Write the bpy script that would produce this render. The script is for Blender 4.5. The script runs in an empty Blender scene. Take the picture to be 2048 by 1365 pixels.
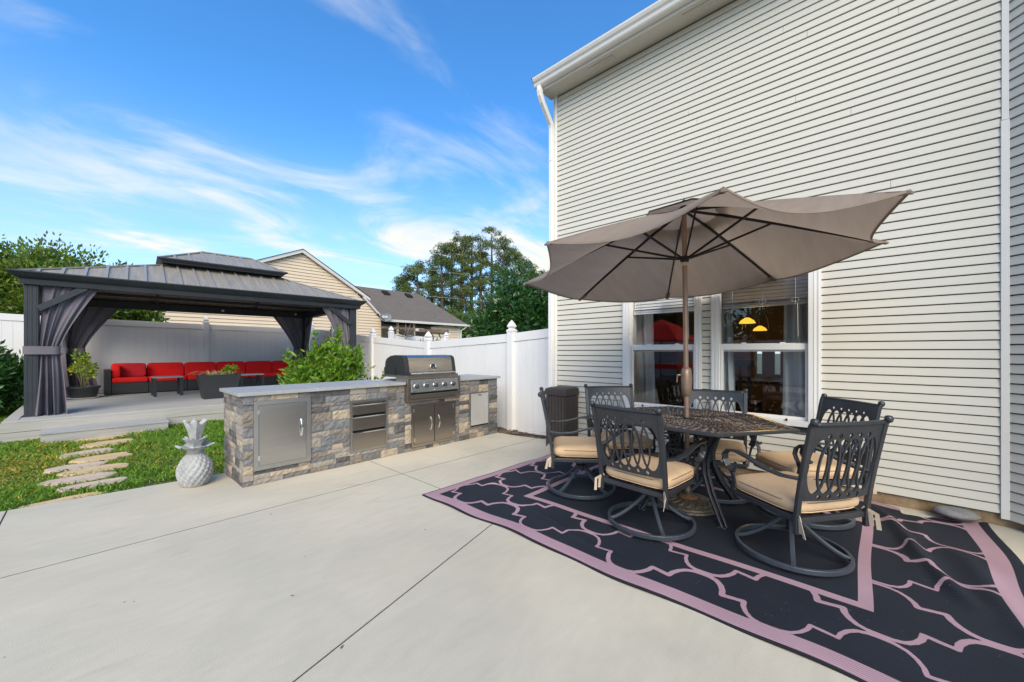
import bpy, bmesh, math, random
import numpy as np
from mathutils import Vector, Matrix
PI = math.pi
R = math.radians
random.seed(7)
rng = np.random.default_rng(11)
S = bpy.context.scene
COL = S.collection

# ------------------------------------------------------------------ camera, sky, sun, exposure
cam_d = bpy.data.cameras.new("camera"); cam = bpy.data.objects.new("camera", cam_d); COL.objects.link(cam)
S.camera = cam
cam_d.sensor_fit = 'HORIZONTAL'; cam_d.sensor_width = 36.0
cam_d.lens = 780.0 / 2048.0 * 36.0
cam_d.shift_y = (703 - 682.5) / 2048.0
cam_d.clip_start = 0.05; cam_d.clip_end = 1500
cam.location = (0, 0, 1.30)
cam.rotation_euler = (R(90), 0, R(42.743 - 90))
S.render.resolution_x = 1024; S.render.resolution_y = 682

SUN_EL, SUN_AZ = 37.0, 226.0      # azimuth measured from +X counter-clockwise
w = bpy.data.worlds.new("World"); S.world = w; w.use_nodes = True
nt = w.node_tree; nt.nodes.clear()
def N(t, typ, **kw):
    n = t.nodes.new(typ)
    for k, v in kw.items(): setattr(n, k, v)
    return n
out = N(nt, 'ShaderNodeOutputWorld'); bg = N(nt, 'ShaderNodeBackground')
sky = N(nt, 'ShaderNodeTexSky'); sky.sky_type = 'NISHITA'; sky.sun_disc = False
sky.sun_elevation = R(SUN_EL); sky.sun_rotation = R(90 - SUN_AZ)
sky.air_density = 1.0; sky.dust_density = 0.6; sky.ozone_density = 2.0
tc = N(nt, 'ShaderNodeTexCoord'); sp = N(nt, 'ShaderNodeSeparateXYZ')
nt.links.new(tc.outputs['Generated'], sp.inputs[0])
def M(t, op, a, b=None, c=None, clamp=False):
    n = N(t, 'ShaderNodeMath', operation=op); n.use_clamp = clamp
    for i, v in enumerate((a, b, c)):
        if v is None: continue
        if isinstance(v, (int, float)): n.inputs[i].default_value = v
        else: t.links.new(v, n.inputs[i])
    return n.outputs[0]
zz = M(nt, 'ADD', M(nt, 'MAXIMUM', sp.outputs[2], 0.0), 0.16)
cx = M(nt, 'DIVIDE', sp.outputs[0], zz); cy = M(nt, 'DIVIDE', sp.outputs[1], zz)
cmb = N(nt, 'ShaderNodeCombineXYZ'); nt.links.new(cx, cmb.inputs[0]); nt.links.new(cy, cmb.inputs[1])
mp = N(nt, 'ShaderNodeMapping'); mp.inputs['Rotation'].default_value = (0, 0, R(-25)); mp.inputs['Scale'].default_value = (1.0, 1.5, 1); mp.inputs['Location'].default_value = (.3, 5.0, 0)
nt.links.new(cmb.outputs[0], mp.inputs[0])
n1 = N(nt, 'ShaderNodeTexNoise'); n1.inputs['Scale'].default_value = 1.15; n1.inputs['Detail'].default_value = 10; n1.inputs['Roughness'].default_value = .58; n1.inputs['Distortion'].default_value = .7
n2 = N(nt, 'ShaderNodeTexNoise'); n2.inputs['Scale'].default_value = 0.55; n2.inputs['Detail'].default_value = 3
nt.links.new(mp.outputs[0], n1.inputs['Vector']); nt.links.new(cmb.outputs[0], n2.inputs['Vector'])
m1 = N(nt, 'ShaderNodeMapRange'); m1.interpolation_type = 'SMOOTHSTEP'; m1.inputs[1].default_value = .44; m1.inputs[2].default_value = .70
nt.links.new(n1.outputs[0], m1.inputs[0])
m2 = N(nt, 'ShaderNodeMapRange'); m2.inputs[1].default_value = .36; m2.inputs[2].default_value = .60
nt.links.new(n2.outputs[0], m2.inputs[0])
cl = M(nt, 'MULTIPLY', m1.outputs[0], m2.outputs[0])
# thin haze band of cloud towards the horizon
hz = N(nt, 'ShaderNodeMapRange'); hz.interpolation_type = 'SMOOTHSTEP'; hz.inputs[1].default_value = 0.50; hz.inputs[2].default_value = 0.02; hz.inputs[3].default_value = 0; hz.inputs[4].default_value = .72
nt.links.new(sp.outputs[2], hz.inputs[0])
n3 = N(nt, 'ShaderNodeMapRange'); n3.inputs[1].default_value = .3; n3.inputs[2].default_value = .7; n3.inputs[3].default_value = .55; n3.inputs[4].default_value = 1.1
nt.links.new(n1.outputs[0], n3.inputs[0])
cl2 = M(nt, 'ADD', M(nt, 'MULTIPLY', cl, .95), M(nt, 'MULTIPLY', hz.outputs[0], n3.outputs[0]), clamp=True)
tint = N(nt, 'ShaderNodeMix', data_type='RGBA', blend_type='MULTIPLY'); tint.inputs[0].default_value = 1
nt.links.new(sky.outputs[0], tint.inputs[6]); tint.inputs[7].default_value = (.84, 1.86, 2.62, 1)
mixc = N(nt, 'ShaderNodeMix', data_type='RGBA'); nt.links.new(cl2, mixc.inputs[0])
nt.links.new(tint.outputs[2], mixc.inputs[6]); mixc.inputs[7].default_value = (8.6, 8.7, 8.3, 1)
nt.links.new(mixc.outputs[2], bg.inputs[0]); bg.inputs[1].default_value = 0.115
nt.links.new(bg.outputs[0], out.inputs[0])

sd = bpy.data.lights.new("sun", 'SUN'); so = bpy.data.objects.new("sun", sd); COL.objects.link(so)
sd.energy = 4.6; sd.angle = R(50); sd.color = (1, .83, .58)
sdir = Vector((math.cos(R(SUN_AZ)) * math.cos(R(SUN_EL)), math.sin(R(SUN_AZ)) * math.cos(R(SUN_EL)), math.sin(R(SUN_EL))))
so.rotation_euler = (-sdir).to_track_quat('-Z', 'Y').to_euler()
vs = S.view_settings; vs.view_transform = 'Standard'; vs.look = 'None'; vs.exposure = 0.0; vs.gamma = 1; vs.use_curve_mapping = False
S.render.engine = 'CYCLES'; S.cycles.max_bounces = 8; S.cycles.transparent_max_bounces = 16

# ------------------------------------------------------------------ materials
MT = {}
def mat(name, col, rough=.6, metal=0., var=.0, vscale=4., bump=0., bscale=60., col2=None, stretch=(1, 1, 1), spec=.5, trans=0., coat=0., attr=None, aniso=0, tex='Object', det=6, distort=0):
    m = bpy.data.materials.new(name); m.use_nodes = True; t = m.node_tree; t.nodes.clear()
    o = N(t, 'ShaderNodeOutputMaterial'); p = N(t, 'ShaderNodeBsdfPrincipled')
    p.inputs['Roughness'].default_value = rough; p.inputs['Metallic'].default_value = metal
    p.inputs['Specular IOR Level'].default_value = spec; p.inputs['Coat Weight'].default_value = coat
    c = N(t, 'ShaderNodeTexCoord'); mpn = N(t, 'ShaderNodeMapping'); mpn.inputs['Scale'].default_value = stretch
    t.links.new(c.outputs[tex], mpn.inputs[0])
    base = None
    col = tuple(col) + (1,)
    if var > 0 or col2:
        n = N(t, 'ShaderNodeTexNoise'); n.inputs['Scale'].default_value = vscale; n.inputs['Detail'].default_value = det; n.inputs['Roughness'].default_value = .65; n.inputs['Distortion'].default_value = distort
        t.links.new(mpn.outputs[0], n.inputs['Vector'])
        mr = N(t, 'ShaderNodeMapRange'); mr.inputs[1].default_value = .33; mr.inputs[2].default_value = .67
        t.links.new(n.outputs[0], mr.inputs[0])
        mx = N(t, 'ShaderNodeMix', data_type='RGBA'); t.links.new(mr.outputs[0], mx.inputs[0])
        if col2: mx.inputs[6].default_value = col; mx.inputs[7].default_value = tuple(col2) + (1,)
        else:
            mx.inputs[6].default_value = tuple(max(0, x * (1 - var)) for x in col[:3]) + (1,); mx.inputs[7].default_value = tuple(min(1, x * (1 + var)) for x in col[:3]) + (1,)
        base = mx.outputs[2]
    if attr:
        a = N(t, 'ShaderNodeAttribute'); a.attribute_name = attr
        mx = N(t, 'ShaderNodeMix', data_type='RGBA', blend_type='MULTIPLY'); mx.inputs[0].default_value = 1
        if base is None: mx.inputs[6].default_value = col
        else: t.links.new(base, mx.inputs[6])
        t.links.new(a.outputs['Color'], mx.inputs[7]); base = mx.outputs[2]
    if base is None: p.inputs['Base Color'].default_value = col
    else: t.links.new(base, p.inputs['Base Color'])
    if bump > 0:
        n = N(t, 'ShaderNodeTexNoise'); n.inputs['Scale'].default_value = bscale; n.inputs['Detail'].default_value = 5
        t.links.new(mpn.outputs[0], n.inputs['Vector'])
        b = N(t, 'ShaderNodeBump'); b.inputs['Strength'].default_value = min(1, bump); b.inputs['Distance'].default_value = .01 * max(1, bump)
        t.links.new(n.outputs[0], b.inputs['Height']); t.links.new(b.outputs[0], p.inputs['Normal'])
    if aniso: p.inputs['Anisotropic'].default_value = aniso
    sh = p.outputs[0]
    if trans > 0:
        tr = N(t, 'ShaderNodeBsdfTranslucent')
        if base is None: tr.inputs[0].default_value = col
        else: t.links.new(base, tr.inputs[0])
        ms = N(t, 'ShaderNodeMixShader'); ms.inputs[0].default_value = trans
        t.links.new(sh, ms.inputs[1]); t.links.new(tr.outputs[0], ms.inputs[2]); sh = ms.outputs[0]
    t.links.new(sh, o.inputs[0]); MT[name] = m
    return m

mat('white_vinyl', (.78, .77, .765), .35, var=.03, vscale=1.5)
mat('siding', (.600, .575, .500), .5, var=.035, vscale=1.2, bump=.12, bscale=300, stretch=(1, .15, 3))
mat('siding_back_shade', (.05, .048, .045), .9)  # shade of the grooves between courses put into this near-black backing colour
mat('trim_white', (.77, .763, .75), .35)
mat('gutter_white', (.64, .62, .59), .4, var=.04, vscale=3)
mat('soffit', (.55, .52, .46), .6, var=.05, vscale=2)
mat('foundation', (.36, .27, .17), .9, col2=(.16, .09, .035), vscale=5, bump=.6, bscale=30)
def concrete():
    mat('concrete', (.455, .425, .370), .85, bump=.25, bscale=260); m = MT['concrete']; t = m.node_tree; p = next(n for n in t.nodes if n.type == 'BSDF_PRINCIPLED')
    c = N(t, 'ShaderNodeTexCoord')
    def nz(sc, det=8, dist=0., st=(1, 1, 1)):
        mpp = N(t, 'ShaderNodeMapping'); mpp.inputs['Scale'].default_value = st; t.links.new(c.outputs['Object'], mpp.inputs[0])
        n = N(t, 'ShaderNodeTexNoise'); n.inputs['Scale'].default_value = sc; n.inputs['Detail'].default_value = det; n.inputs['Distortion'].default_value = dist; t.links.new(mpp.outputs[0], n.inputs['Vector']); return n.outputs[0]
    def rng_(v, a, b, lo, hi):
        q = N(t, 'ShaderNodeMapRange'); q.inputs[1].default_value = a; q.inputs[2].default_value = b; q.inputs[3].default_value = lo; q.inputs[4].default_value = hi; t.links.new(v, q.inputs[0]); return q.outputs[0]
    f = M(t, 'MULTIPLY', rng_(nz(.7, 10, .6), .35, .65, .90, 1.06), rng_(nz(6, 10, .3, (1, 3, 1)), .3, .7, .965, 1.035))
    f = M(t, 'MULTIPLY', f, rng_(nz(330, 2), .3, .7, .93, 1.07))
    stain = M(t, 'MULTIPLY', rng_(nz(2.6, 9, 1.4, (.6, 1.6, 1)), .56, .70, 0, 1), rng_(nz(.8, 2), .45, .6, 0, 1))
    f = M(t, 'MULTIPLY', f, M(t, 'SUBTRACT', 1.0, M(t, 'MULTIPLY', stain, .14)))
    v = N(t, 'ShaderNodeTexVoronoi'); v.inputs['Scale'].default_value = 5.5; t.links.new(c.outputs['Object'], v.inputs['Vector'])
    f = M(t, 'MULTIPLY', f, M(t, 'SUBTRACT', 1.0, M(t, 'MULTIPLY', M(t, 'MULTIPLY', M(t, 'LESS_THAN', v.outputs['Distance'], .03), M(t, 'GREATER_THAN', nz(1.7, 2), .52)), .45)))
    mx = N(t, 'ShaderNodeMix', data_type='RGBA'); mx.inputs[6].default_value = (.490, .452, .362, 1); mx.inputs[7].default_value = (.530, .478, .378, 1); t.links.new(rng_(nz(1.1, 5), .4, .6, 0, 1), mx.inputs[0])
    vm = N(t, 'ShaderNodeVectorMath', operation='SCALE'); t.links.new(mx.outputs[2], vm.inputs[0]); t.links.new(M(t, 'MULTIPLY', f, 1.04), vm.inputs['Scale']); t.links.new(vm.outputs[0], p.inputs['Base Color'])
concrete()
mat('dark_joint', (.03, .028, .026), .9)
mat('deck_wood', (.30, .30, .29), .8, col2=(.42, .415, .40), vscale=6, bump=.35, bscale=40, stretch=(.25, 5, 5))
mat('deck_pale', (.46, .44, .40), .8, col2=(.36, .35, .33), vscale=6, bump=.3, bscale=40, stretch=(.25, 5, 5))
mat('gaz_metal', (.030, .035, .042), .42, var=.15, vscale=3, spec=.4)
mat('roof_metal', (.33, .295, .25), .5, metal=.1, col2=(.22, .205, .185), vscale=3, stretch=(6, .5, .5))
mat('roof_rib', (.30, .29, .275), .4, metal=.2)
mat('curtain', (.17, .155, .185), .9, var=.1, vscale=3, trans=.12)
mat('rattan', (.035, .035, .038), .6, var=.4, vscale=60, bump=.8, bscale=120, stretch=(1, 1, 1))
mat('red_cloth', (.80, .008, .008), .85, var=.06, vscale=6, bump=.15, bscale=200)
mat('dark_red_cloth', (.50, .008, .02), .85, var=.1, vscale=12)
mat('planter', (.028, .030, .034), .5)
mat('steel', (.56, .54, .51), .27, metal=1, var=.06, vscale=3, aniso=.6, stretch=(.1, 1, 6), bump=.04, bscale=150)
mat('steel_warm', (.44, .385, .33), .30, metal=1, var=.08, vscale=3, aniso=.5, stretch=(.1, 1, 6), bump=.04, bscale=150)
mat('steel_pale', (.66, .64, .60), .42, metal=.55, var=.04, vscale=4)
mat('steel_frame', (.50, .49, .47), .36, metal=1, var=.05, vscale=5)
mat('chrome', (.85, .85, .84), .10, metal=1)
mat('black_enamel', (.022, .023, .026), .28)
mat('black_gap', (.006, .006, .006), .8)
mat('counter', (.34, .345, .345), .5, var=.10, vscale=9, bump=.08, bscale=90)
mat('grout', (.62, .61, .58), .8)
for nm, c1, c2 in [('stone_beige', (.47, .385, .29), (.32, .265, .205)), ('stone_gray', (.20, .19, .18), (.12, .12, .125)), ('stone_dark', (.06, .06, .068), (.13, .122, .118)), ('stone_taupe', (.27, .228, .19), (.155, .135, .12)), ('stone_blue', (.14, .148, .172), (.215, .21, .205)), ('stone_light', (.36, .32, .27), (.24, .218, .195))]:
    mat(nm, c1, .85, col2=c2, vscale=14, bump=.9, bscale=45, det=9, distort=.6)
mat('cast_alu', (.033, .036, .043), .36, metal=.25, var=.15, vscale=8, bump=.12, bscale=150, spec=.6)
mat('cast_brown', (.11, .085, .07), .20, metal=.75, var=.3, vscale=6, bump=1, bscale=70, spec=.8)
mat('ring_alu', (.050, .062, .080), .40, metal=.25, var=.15, vscale=5, spec=.6)
mat('cushion', (.60, .425, .265), .9, col2=(.52, .36, .22), vscale=5, bump=.35, bscale=18)
mat('piping', (.24, .17, .10), .9)
mat('strap', (.52, .42, .32), .9)
mat('umb_cloth', (.315, .252, .205), .95, col2=(.36, .29, .24), vscale=5, bump=.12, bscale=400, stretch=(.3, 3, 1), trans=.40)
mat('umb_metal', (.018, .012, .010), .35, metal=.3)
mat('pole_bronze', (.30, .20, .145), .42, metal=.45, var=.12, vscale=8)
mat('base_resin', (.10, .085, .065), .45, metal=.3, col2=(.055, .048, .040), vscale=20, bump=.9, bscale=60)
mat('rust', (.20, .075, .03), .9, col2=(.06, .045, .035), vscale=25)
mat('bin_resin', (.045, .036, .034), .55, var=.1, vscale=4)
mat('statue', (.47, .48, .49), .9, col2=(.27, .275, .27), vscale=7, bump=.4, bscale=60)
mat('flagstone', (.64, .46, .26), .9, col2=(.47, .34, .20), vscale=4, bump=.7, bscale=18)
mat('flagstone_pink', (.60, .47, .36), .9, col2=(.45, .345, .27), vscale=4, bump=.7, bscale=18)
mat('soil', (.085, .075, .045), 1., col2=(.05, .07, .02), vscale=2, bump=1, bscale=14)
mat('leaf_litter', (.23, .17, .12), 1, col2=(.09, .06, .04), vscale=30, bump=1, bscale=60)
mat('rock', (.20, .20, .20), .85, var=.25, vscale=12, bump=.5, bscale=40)
mat('blade', (.17, .34, .035), .6, trans=.35, attr='tint')
mat('leaf_bright', (.14, .27, .022), .42, trans=.35, attr='tint')
mat('leaf_dark', (.028, .085, .014), .30, trans=.2, attr='tint', spec=.6)
mat('leaf_pine', (.095, .130, .035), .6, trans=.25, attr='tint')
mat('leaf_crepe', (.12, .19, .030), .5, trans=.35, attr='tint')
mat('leaf_pale', (.62, .56, .30), .6, trans=.3, attr='tint')
mat('bark', (.085, .068, .055), .95, var=.35, vscale=4, bump=.8, bscale=12)
mat('stem', (.22, .19, .07), .8)
mat('nb_siding', (.66, .53, .39), .7, var=.03, vscale=1)
mat('nb_trim', (.62, .59, .56), .6)
mat('shingle', (.115, .098, .084), .95, col2=(.175, .15, .13), vscale=5, bump=.5, bscale=14, stretch=(.6, .6, 5), det=8)
mat('awning', (.17, .12, .085), .8, var=.3, vscale=3)
mat('glass_dark', (.02, .025, .03), .08)
mat('dish_gray', (.12, .14, .16), .5)
mat('lamp_black', (.015, .013, .012), .5)
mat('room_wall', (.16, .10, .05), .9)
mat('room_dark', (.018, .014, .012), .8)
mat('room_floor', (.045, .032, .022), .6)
mat('drape', (.52, .56, .58), .9, var=.12, vscale=3, stretch=(1, 6, .4))
mat('blind', (.92, .93, .93), .5, trans=.25)
mat('blind_cord', (.5, .52, .54), .6)
mat('white_paint', (.75, .75, .75), .5)
mat('metal_art', (.16, .13, .11), .5, metal=.5)
mat('black_letter', (.02, .02, .02), .5)

def emat(name, col, st):
    m = bpy.data.materials.new(name); m.use_nodes = True; t = m.node_tree; t.nodes.clear()
    o = N(t, 'ShaderNodeOutputMaterial'); e = N(t, 'ShaderNodeEmission'); e.inputs[0].default_value = tuple(col) + (1,); e.inputs[1].default_value = st
    t.links.new(e.outputs[0], o.inputs[0]); MT[name] = m
emat('lamp_glow', (1, .55, .05), 1.4)
def glass():
    m = bpy.data.materials.new('glass'); m.use_nodes = True; t = m.node_tree; t.nodes.clear()
    o = N(t, 'ShaderNodeOutputMaterial'); tr = N(t, 'ShaderNodeBsdfTransparent'); tr.inputs[0].default_value = (.97, .98, .98, 1)
    g = N(t, 'ShaderNodeBsdfGlossy'); g.inputs['Roughness'].default_value = .01
    f = N(t, 'ShaderNodeFresnel'); f.inputs[0].default_value = 1.9
    ms = N(t, 'ShaderNodeMixShader'); t.links.new(f.outputs[0], ms.inputs[0]); t.links.new(tr.outputs[0], ms.inputs[1]); t.links.new(g.outputs[0], ms.inputs[2]); t.links.new(ms.outputs[0], o.inputs[0]); MT['glass'] = m
glass()
def rugmat():
    m = bpy.data.materials.new('rug'); m.use_nodes = True; t = m.node_tree; t.nodes.clear()
    o = N(t, 'ShaderNodeOutputMaterial'); p = N(t, 'ShaderNodeBsdfPrincipled'); p.inputs['Roughness'].default_value = .75; p.inputs['Specular IOR Level'].default_value = .25
    a = N(t, 'ShaderNodeAttribute'); a.attribute_name = 'tint'
    tc = N(t, 'ShaderNodeTexCoord'); wv = N(t, 'ShaderNodeTexWave'); wv.inputs['Scale'].default_value = 25; wv.bands_direction = 'X'; wv.wave_profile = 'SIN'
    t.links.new(tc.outputs['Object'], wv.inputs['Vector'])
    no = N(t, 'ShaderNodeTexNoise'); no.inputs['Scale'].default_value = 3; no.inputs['Detail'].default_value = 8; t.links.new(tc.outputs['Object'], no.inputs['Vector'])
    ramp = N(t, 'ShaderNodeMapRange'); ramp.inputs[1].default_value = .40; ramp.inputs[2].default_value = .60; t.links.new(a.outputs['Fac'], ramp.inputs[0])
    pk = N(t, 'ShaderNodeMix', data_type='RGBA'); pk.inputs[6].default_value = (.27, .15, .19, 1); pk.inputs[7].default_value = (.46, .32, .365, 1); t.links.new(M(t, 'MULTIPLY', M(t, 'ADD', wv.outputs[1], no.outputs[0]), .55), pk.inputs[0])
    bk = N(t, 'ShaderNodeMix', data_type='RGBA'); bk.inputs[6].default_value = (.006, .008, .013, 1); bk.inputs[7].default_value = (.022, .027, .040, 1); t.links.new(M(t, 'MULTIPLY', M(t, 'ADD', wv.outputs[1], no.outputs[0]), .55), bk.inputs[0])
    mx = N(t, 'ShaderNodeMix', data_type='RGBA'); t.links.new(ramp.outputs[0], mx.inputs[0]); t.links.new(bk.outputs[2], mx.inputs[6]); t.links.new(pk.outputs[2], mx.inputs[7])
    # dust specks
    n4 = N(t, 'ShaderNodeTexVoronoi'); n4.inputs['Scale'].default_value = 28; t.links.new(tc.outputs['Object'], n4.inputs['Vector'])
    n5 = N(t, 'ShaderNodeTexNoise'); n5.inputs['Scale'].default_value = 2.2; t.links.new(tc.outputs['Object'], n5.inputs['Vector'])
    dust = M(t, 'MULTIPLY', M(t, 'LESS_THAN', n4.outputs['Distance'], .055), M(t, 'GREATER_THAN', n5.outputs[0], .55))
    m3 = N(t, 'ShaderNodeMix', data_type='RGBA'); t.links.new(M(t, 'MULTIPLY', dust, .5), m3.inputs[0]); t.links.new(mx.outputs[2], m3.inputs[6]); m3.inputs[7].default_value = (.4, .38, .36, 1)
    t.links.new(m3.outputs[2], p.inputs['Base Color'])
    b = N(t, 'ShaderNodeBump'); b.inputs['Strength'].default_value = .5; b.inputs['Distance'].default_value = .003; t.links.new(wv.outputs[1], b.inputs['Height']); t.links.new(b.outputs[0], p.inputs['Normal'])
    t.links.new(p.outputs[0], o.inputs[0]); MT['rug'] = m
rugmat()

# ------------------------------------------------------------------ mesh helpers
class MB:
    def __init__(s): s.v = []; s.f = []
    def add(s, vs, fs):
        k = len(s.v); s.v += [tuple(p) for p in vs]; s.f += [tuple(i + k for i in f) for f in fs]; return s
    def box(s, x0, x1, y0, y1, z0, z1, mtx=None):
        vs = [Vector((x, y, z)) for x in (x0, x1) for y in (y0, y1) for z in (z0, z1)]
        if mtx: vs = [mtx @ p for p in vs]
        return s.add(vs, [(0, 1, 3, 2), (4, 6, 7, 5), (0, 4, 5, 1), (2, 3, 7, 6), (0, 2, 6, 4), (1, 5, 7, 3)])
    def prism(s, poly, axis, a, b):
        n = len(poly); vs = []
        for t in (a, b):
            for p in poly:
                q = list(p); q.insert(axis, t); vs.append(q)
        fs = [tuple(range(n))[::-1], tuple(range(n, 2 * n))] + [(i, (i + 1) % n, n + (i + 1) % n, n + i) for i in range(n)]
        return s.add(vs, fs)
    def sweep(s, path, sec, closed=False, up=Vector((0, 0, 1)), scales=None, cap=True):
        path = [Vector(p) for p in path]; n = len(path); m = len(sec); vs = []; u = None
        for i, p in enumerate(path):
            a = path[(i - 1) % n] if (closed or i > 0) else path[i]
            b = path[(i + 1) % n] if (closed or i < n - 1) else path[i]
            t = (b - a).normalized()
            if u is None:
                u = up - t * up.dot(t)
                if u.length < .05: u = Vector((1, 0, 0)) - t * t.x
            else: u = u - t * u.dot(t)
            u.normalize(); sd = t.cross(u)
            k = scales[i] if scales else 1
            for (q, r) in sec: vs.append(p + sd * q * k + u * r * k)
        fs = []
        for i in range(n if closed else n - 1):
            j = (i + 1) % n
            for k in range(m):
                l = (k + 1) % m; fs.append((i * m + k, i * m + l, j * m + l, j * m + k))
        if not closed and cap: fs.append(tuple(range(m))[::-1]); fs.append(tuple((n - 1) * m + k for k in range(m)))
        return s.add(vs, fs)
    def tube(s, path, r, n=8, closed=False, scales=None):
        return s.sweep(path, [(r * math.cos(2 * PI * k / n), r * math.sin(2 * PI * k / n)) for k in range(n)], closed, scales=scales)
    def bar(s, path, wd, h, closed=False, up=Vector((0, 0, 1)), scales=None):
        return s.sweep(path, [(-wd / 2, -h / 2), (wd / 2, -h / 2), (wd / 2, h / 2), (-wd / 2, h / 2)], closed, up, scales)
    def lathe(s, prof, n=24, c=(0, 0, 0), sq=False):
        vs = []; m = len(prof)
        for k in range(n):
            a = 2 * PI * (k + (.5 if sq else 0)) / n
            for (r, z) in prof: vs.append((c[0] + r * math.cos(a), c[1] + r * math.sin(a), c[2] + z))
        fs = [(k * m + i, ((k + 1) % n) * m + i, ((k + 1) % n) * m + i + 1, k * m + i + 1) for k in range(n) for i in range(m - 1)]
        if prof[0][0] > 1e-5: fs.append(tuple(k * m for k in range(n))[::-1])
        if prof[-1][0] > 1e-5: fs.append(tuple(k * m + m - 1 for k in range(n)))
        return s.add(vs, fs)
    def strip(s, lo, hi, thick, nrm):
        # lo, hi: matching lists of Vectors; extruded along nrm
        n = len(lo); nrm = Vector(nrm) * thick / 2; vs = []
        for i in range(n): vs += [lo[i] - nrm, hi[i] - nrm, lo[i] + nrm, hi[i] + nrm]
        fs = []
        for i in range(n - 1):
            a = 4 * i; b = a + 4
            if (hi[i] - lo[i]).length < 1e-6 and (hi[i + 1] - lo[i + 1]).length < 1e-6: continue
            fs += [(a, b, b + 1, a + 1), (a + 2, a + 3, b + 3, b + 2), (a, a + 2, b + 2, b), (a + 1, b + 1, b + 3, a + 3)]
        fs += [(0, 1, 3, 2), (4 * n - 4, 4 * n - 2, 4 * n - 1, 4 * n - 3)]
        return s.add(vs, fs)
    def mesh(s, name):
        me = bpy.data.meshes.new(name); me.from_pydata(s.v, [], s.f); me.validate(); me.update()
        bm = bmesh.new(); bm.from_mesh(me); bmesh.ops.recalc_face_normals(bm, faces=bm.faces); bm.to_mesh(me); bm.free()
        return me
    def build(s, name, m=None, parent=None, smooth=False, bevel=0, loc=None, bseg=2):
        me = s.mesh(name); o = bpy.data.objects.new(name, me)
        if m: me.materials.append(MT[m])
        COL.objects.link(o)
        if parent: o.parent = parent
        if loc: o.location = loc
        if smooth:
            me.polygons.foreach_set('use_smooth', [True] * len(me.polygons))
            if smooth == 'auto':
                try:
                    me.set_sharp_from_angle(angle=R(40))
                except Exception: pass
        if bevel:
            b = o.modifiers.new('bevel', 'BEVEL'); b.width = bevel; b.segments = bseg; b.limit_method = 'ANGLE'
        return o

def tag(o, label=None, cat=None, group=None, kind=None):
    if label: o['label'] = label
    if cat: o['category'] = cat
    if group: o['group'] = group
    if kind: o['kind'] = kind
    return o
def empty(name, loc, rz=0, label=None, cat=None, group=None, kind=None):
    o = bpy.data.objects.new(name, None); COL.objects.link(o); o.location = loc; o.rotation_euler = (0, 0, rz); o.empty_display_size = .1
    return tag(o, label, cat, group, kind)
def children(o): return [c for c in bpy.data.objects if c.parent == o]
def copy_tree2(o, parent):
    ks = children(o); c = o.copy(); COL.objects.link(c); c.parent = parent
    for k in ks: copy_tree2(k, c)
    return c
def npmesh(name, V, F, mat_name, tint=None, parent=None, smooth=False):
    """V (n,3), F (m,k) arrays; tint (n,) or (n,3)"""
    me = bpy.data.meshes.new(name); n = len(V); m, k = F.shape
    me.vertices.add(n); me.vertices.foreach_set('co', V.astype(np.float32).ravel())
    me.loops.add(m * k); me.loops.foreach_set('vertex_index', F.astype(np.int32).ravel())
    me.polygons.add(m); me.polygons.foreach_set('loop_start', np.arange(0, m * k, k, dtype=np.int32))
    me.polygons.foreach_set('loop_total', np.full(m, k, dtype=np.int32))
    me.update(calc_edges=True)
    if tint is not None:
        if tint.ndim == 1: tint = np.repeat(tint[:, None], 3, 1)
        a = me.color_attributes.new('tint', 'FLOAT_COLOR', 'POINT'); cc = np.ones((n, 4), np.float32); cc[:, :3] = tint
        a.data.foreach_set('color', cc.ravel())
    if smooth: me.polygons.foreach_set('use_smooth', np.ones(m, bool))
    me.materials.append(MT[mat_name])
    o = bpy.data.objects.new(name, me); COL.objects.link(o)
    if parent: o.parent = parent
    return o
def leaves(P, size, aspect=.45, droop=0., tint=None, dirs=None, outward=None):
    """diamond leaf quads at points P; returns V,F"""
    n = len(P)
    d = rng.normal(size=(n, 3)) if dirs is None else dirs + rng.normal(size=(n, 3)) * .55
    d[:, 2] -= droop
    d /= np.linalg.norm(d, axis=1)[:, None]
    u = rng.normal(size=(n, 3)); u[:, 2] *= .5
    sdv = np.cross(d, u); sdv /= np.linalg.norm(sdv, axis=1)[:, None] + 1e-9
    L = size * (0.65 + .7 * rng.random(n))[:, None]
    V = np.stack([P, P + d * L * .45 + sdv * L * aspect * .5, P + d * L, P + d * L * .45 - sdv * L * aspect * .5], 1).reshape(-1, 3)
    F = np.arange(4 * n).reshape(-1, 4)
    return V, F
def tintcol(n, base=(1, 1, 1), spread=.35, warm=0., rep=4):
    t = 1 + (rng.random(n) - .5) * 2 * spread
    c = np.array(base)[None, :] * t[:, None]
    if warm:
        wv = rng.random(n) < warm; c[wv] *= np.array([2.0, 1.25, .6])
    return np.repeat(c, rep, 0)
def ball_pts(n, c, r, shell=.55):
    d = rng.normal(size=(n, 3)); d /= np.linalg.norm(d, axis=1)[:, None]
    rr = (shell ** 3 + (1 - shell ** 3) * rng.random(n)) ** (1 / 3)
    return np.array(c)[None, :] + d * rr[:, None] * np.array(r)[None, :], d

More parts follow.
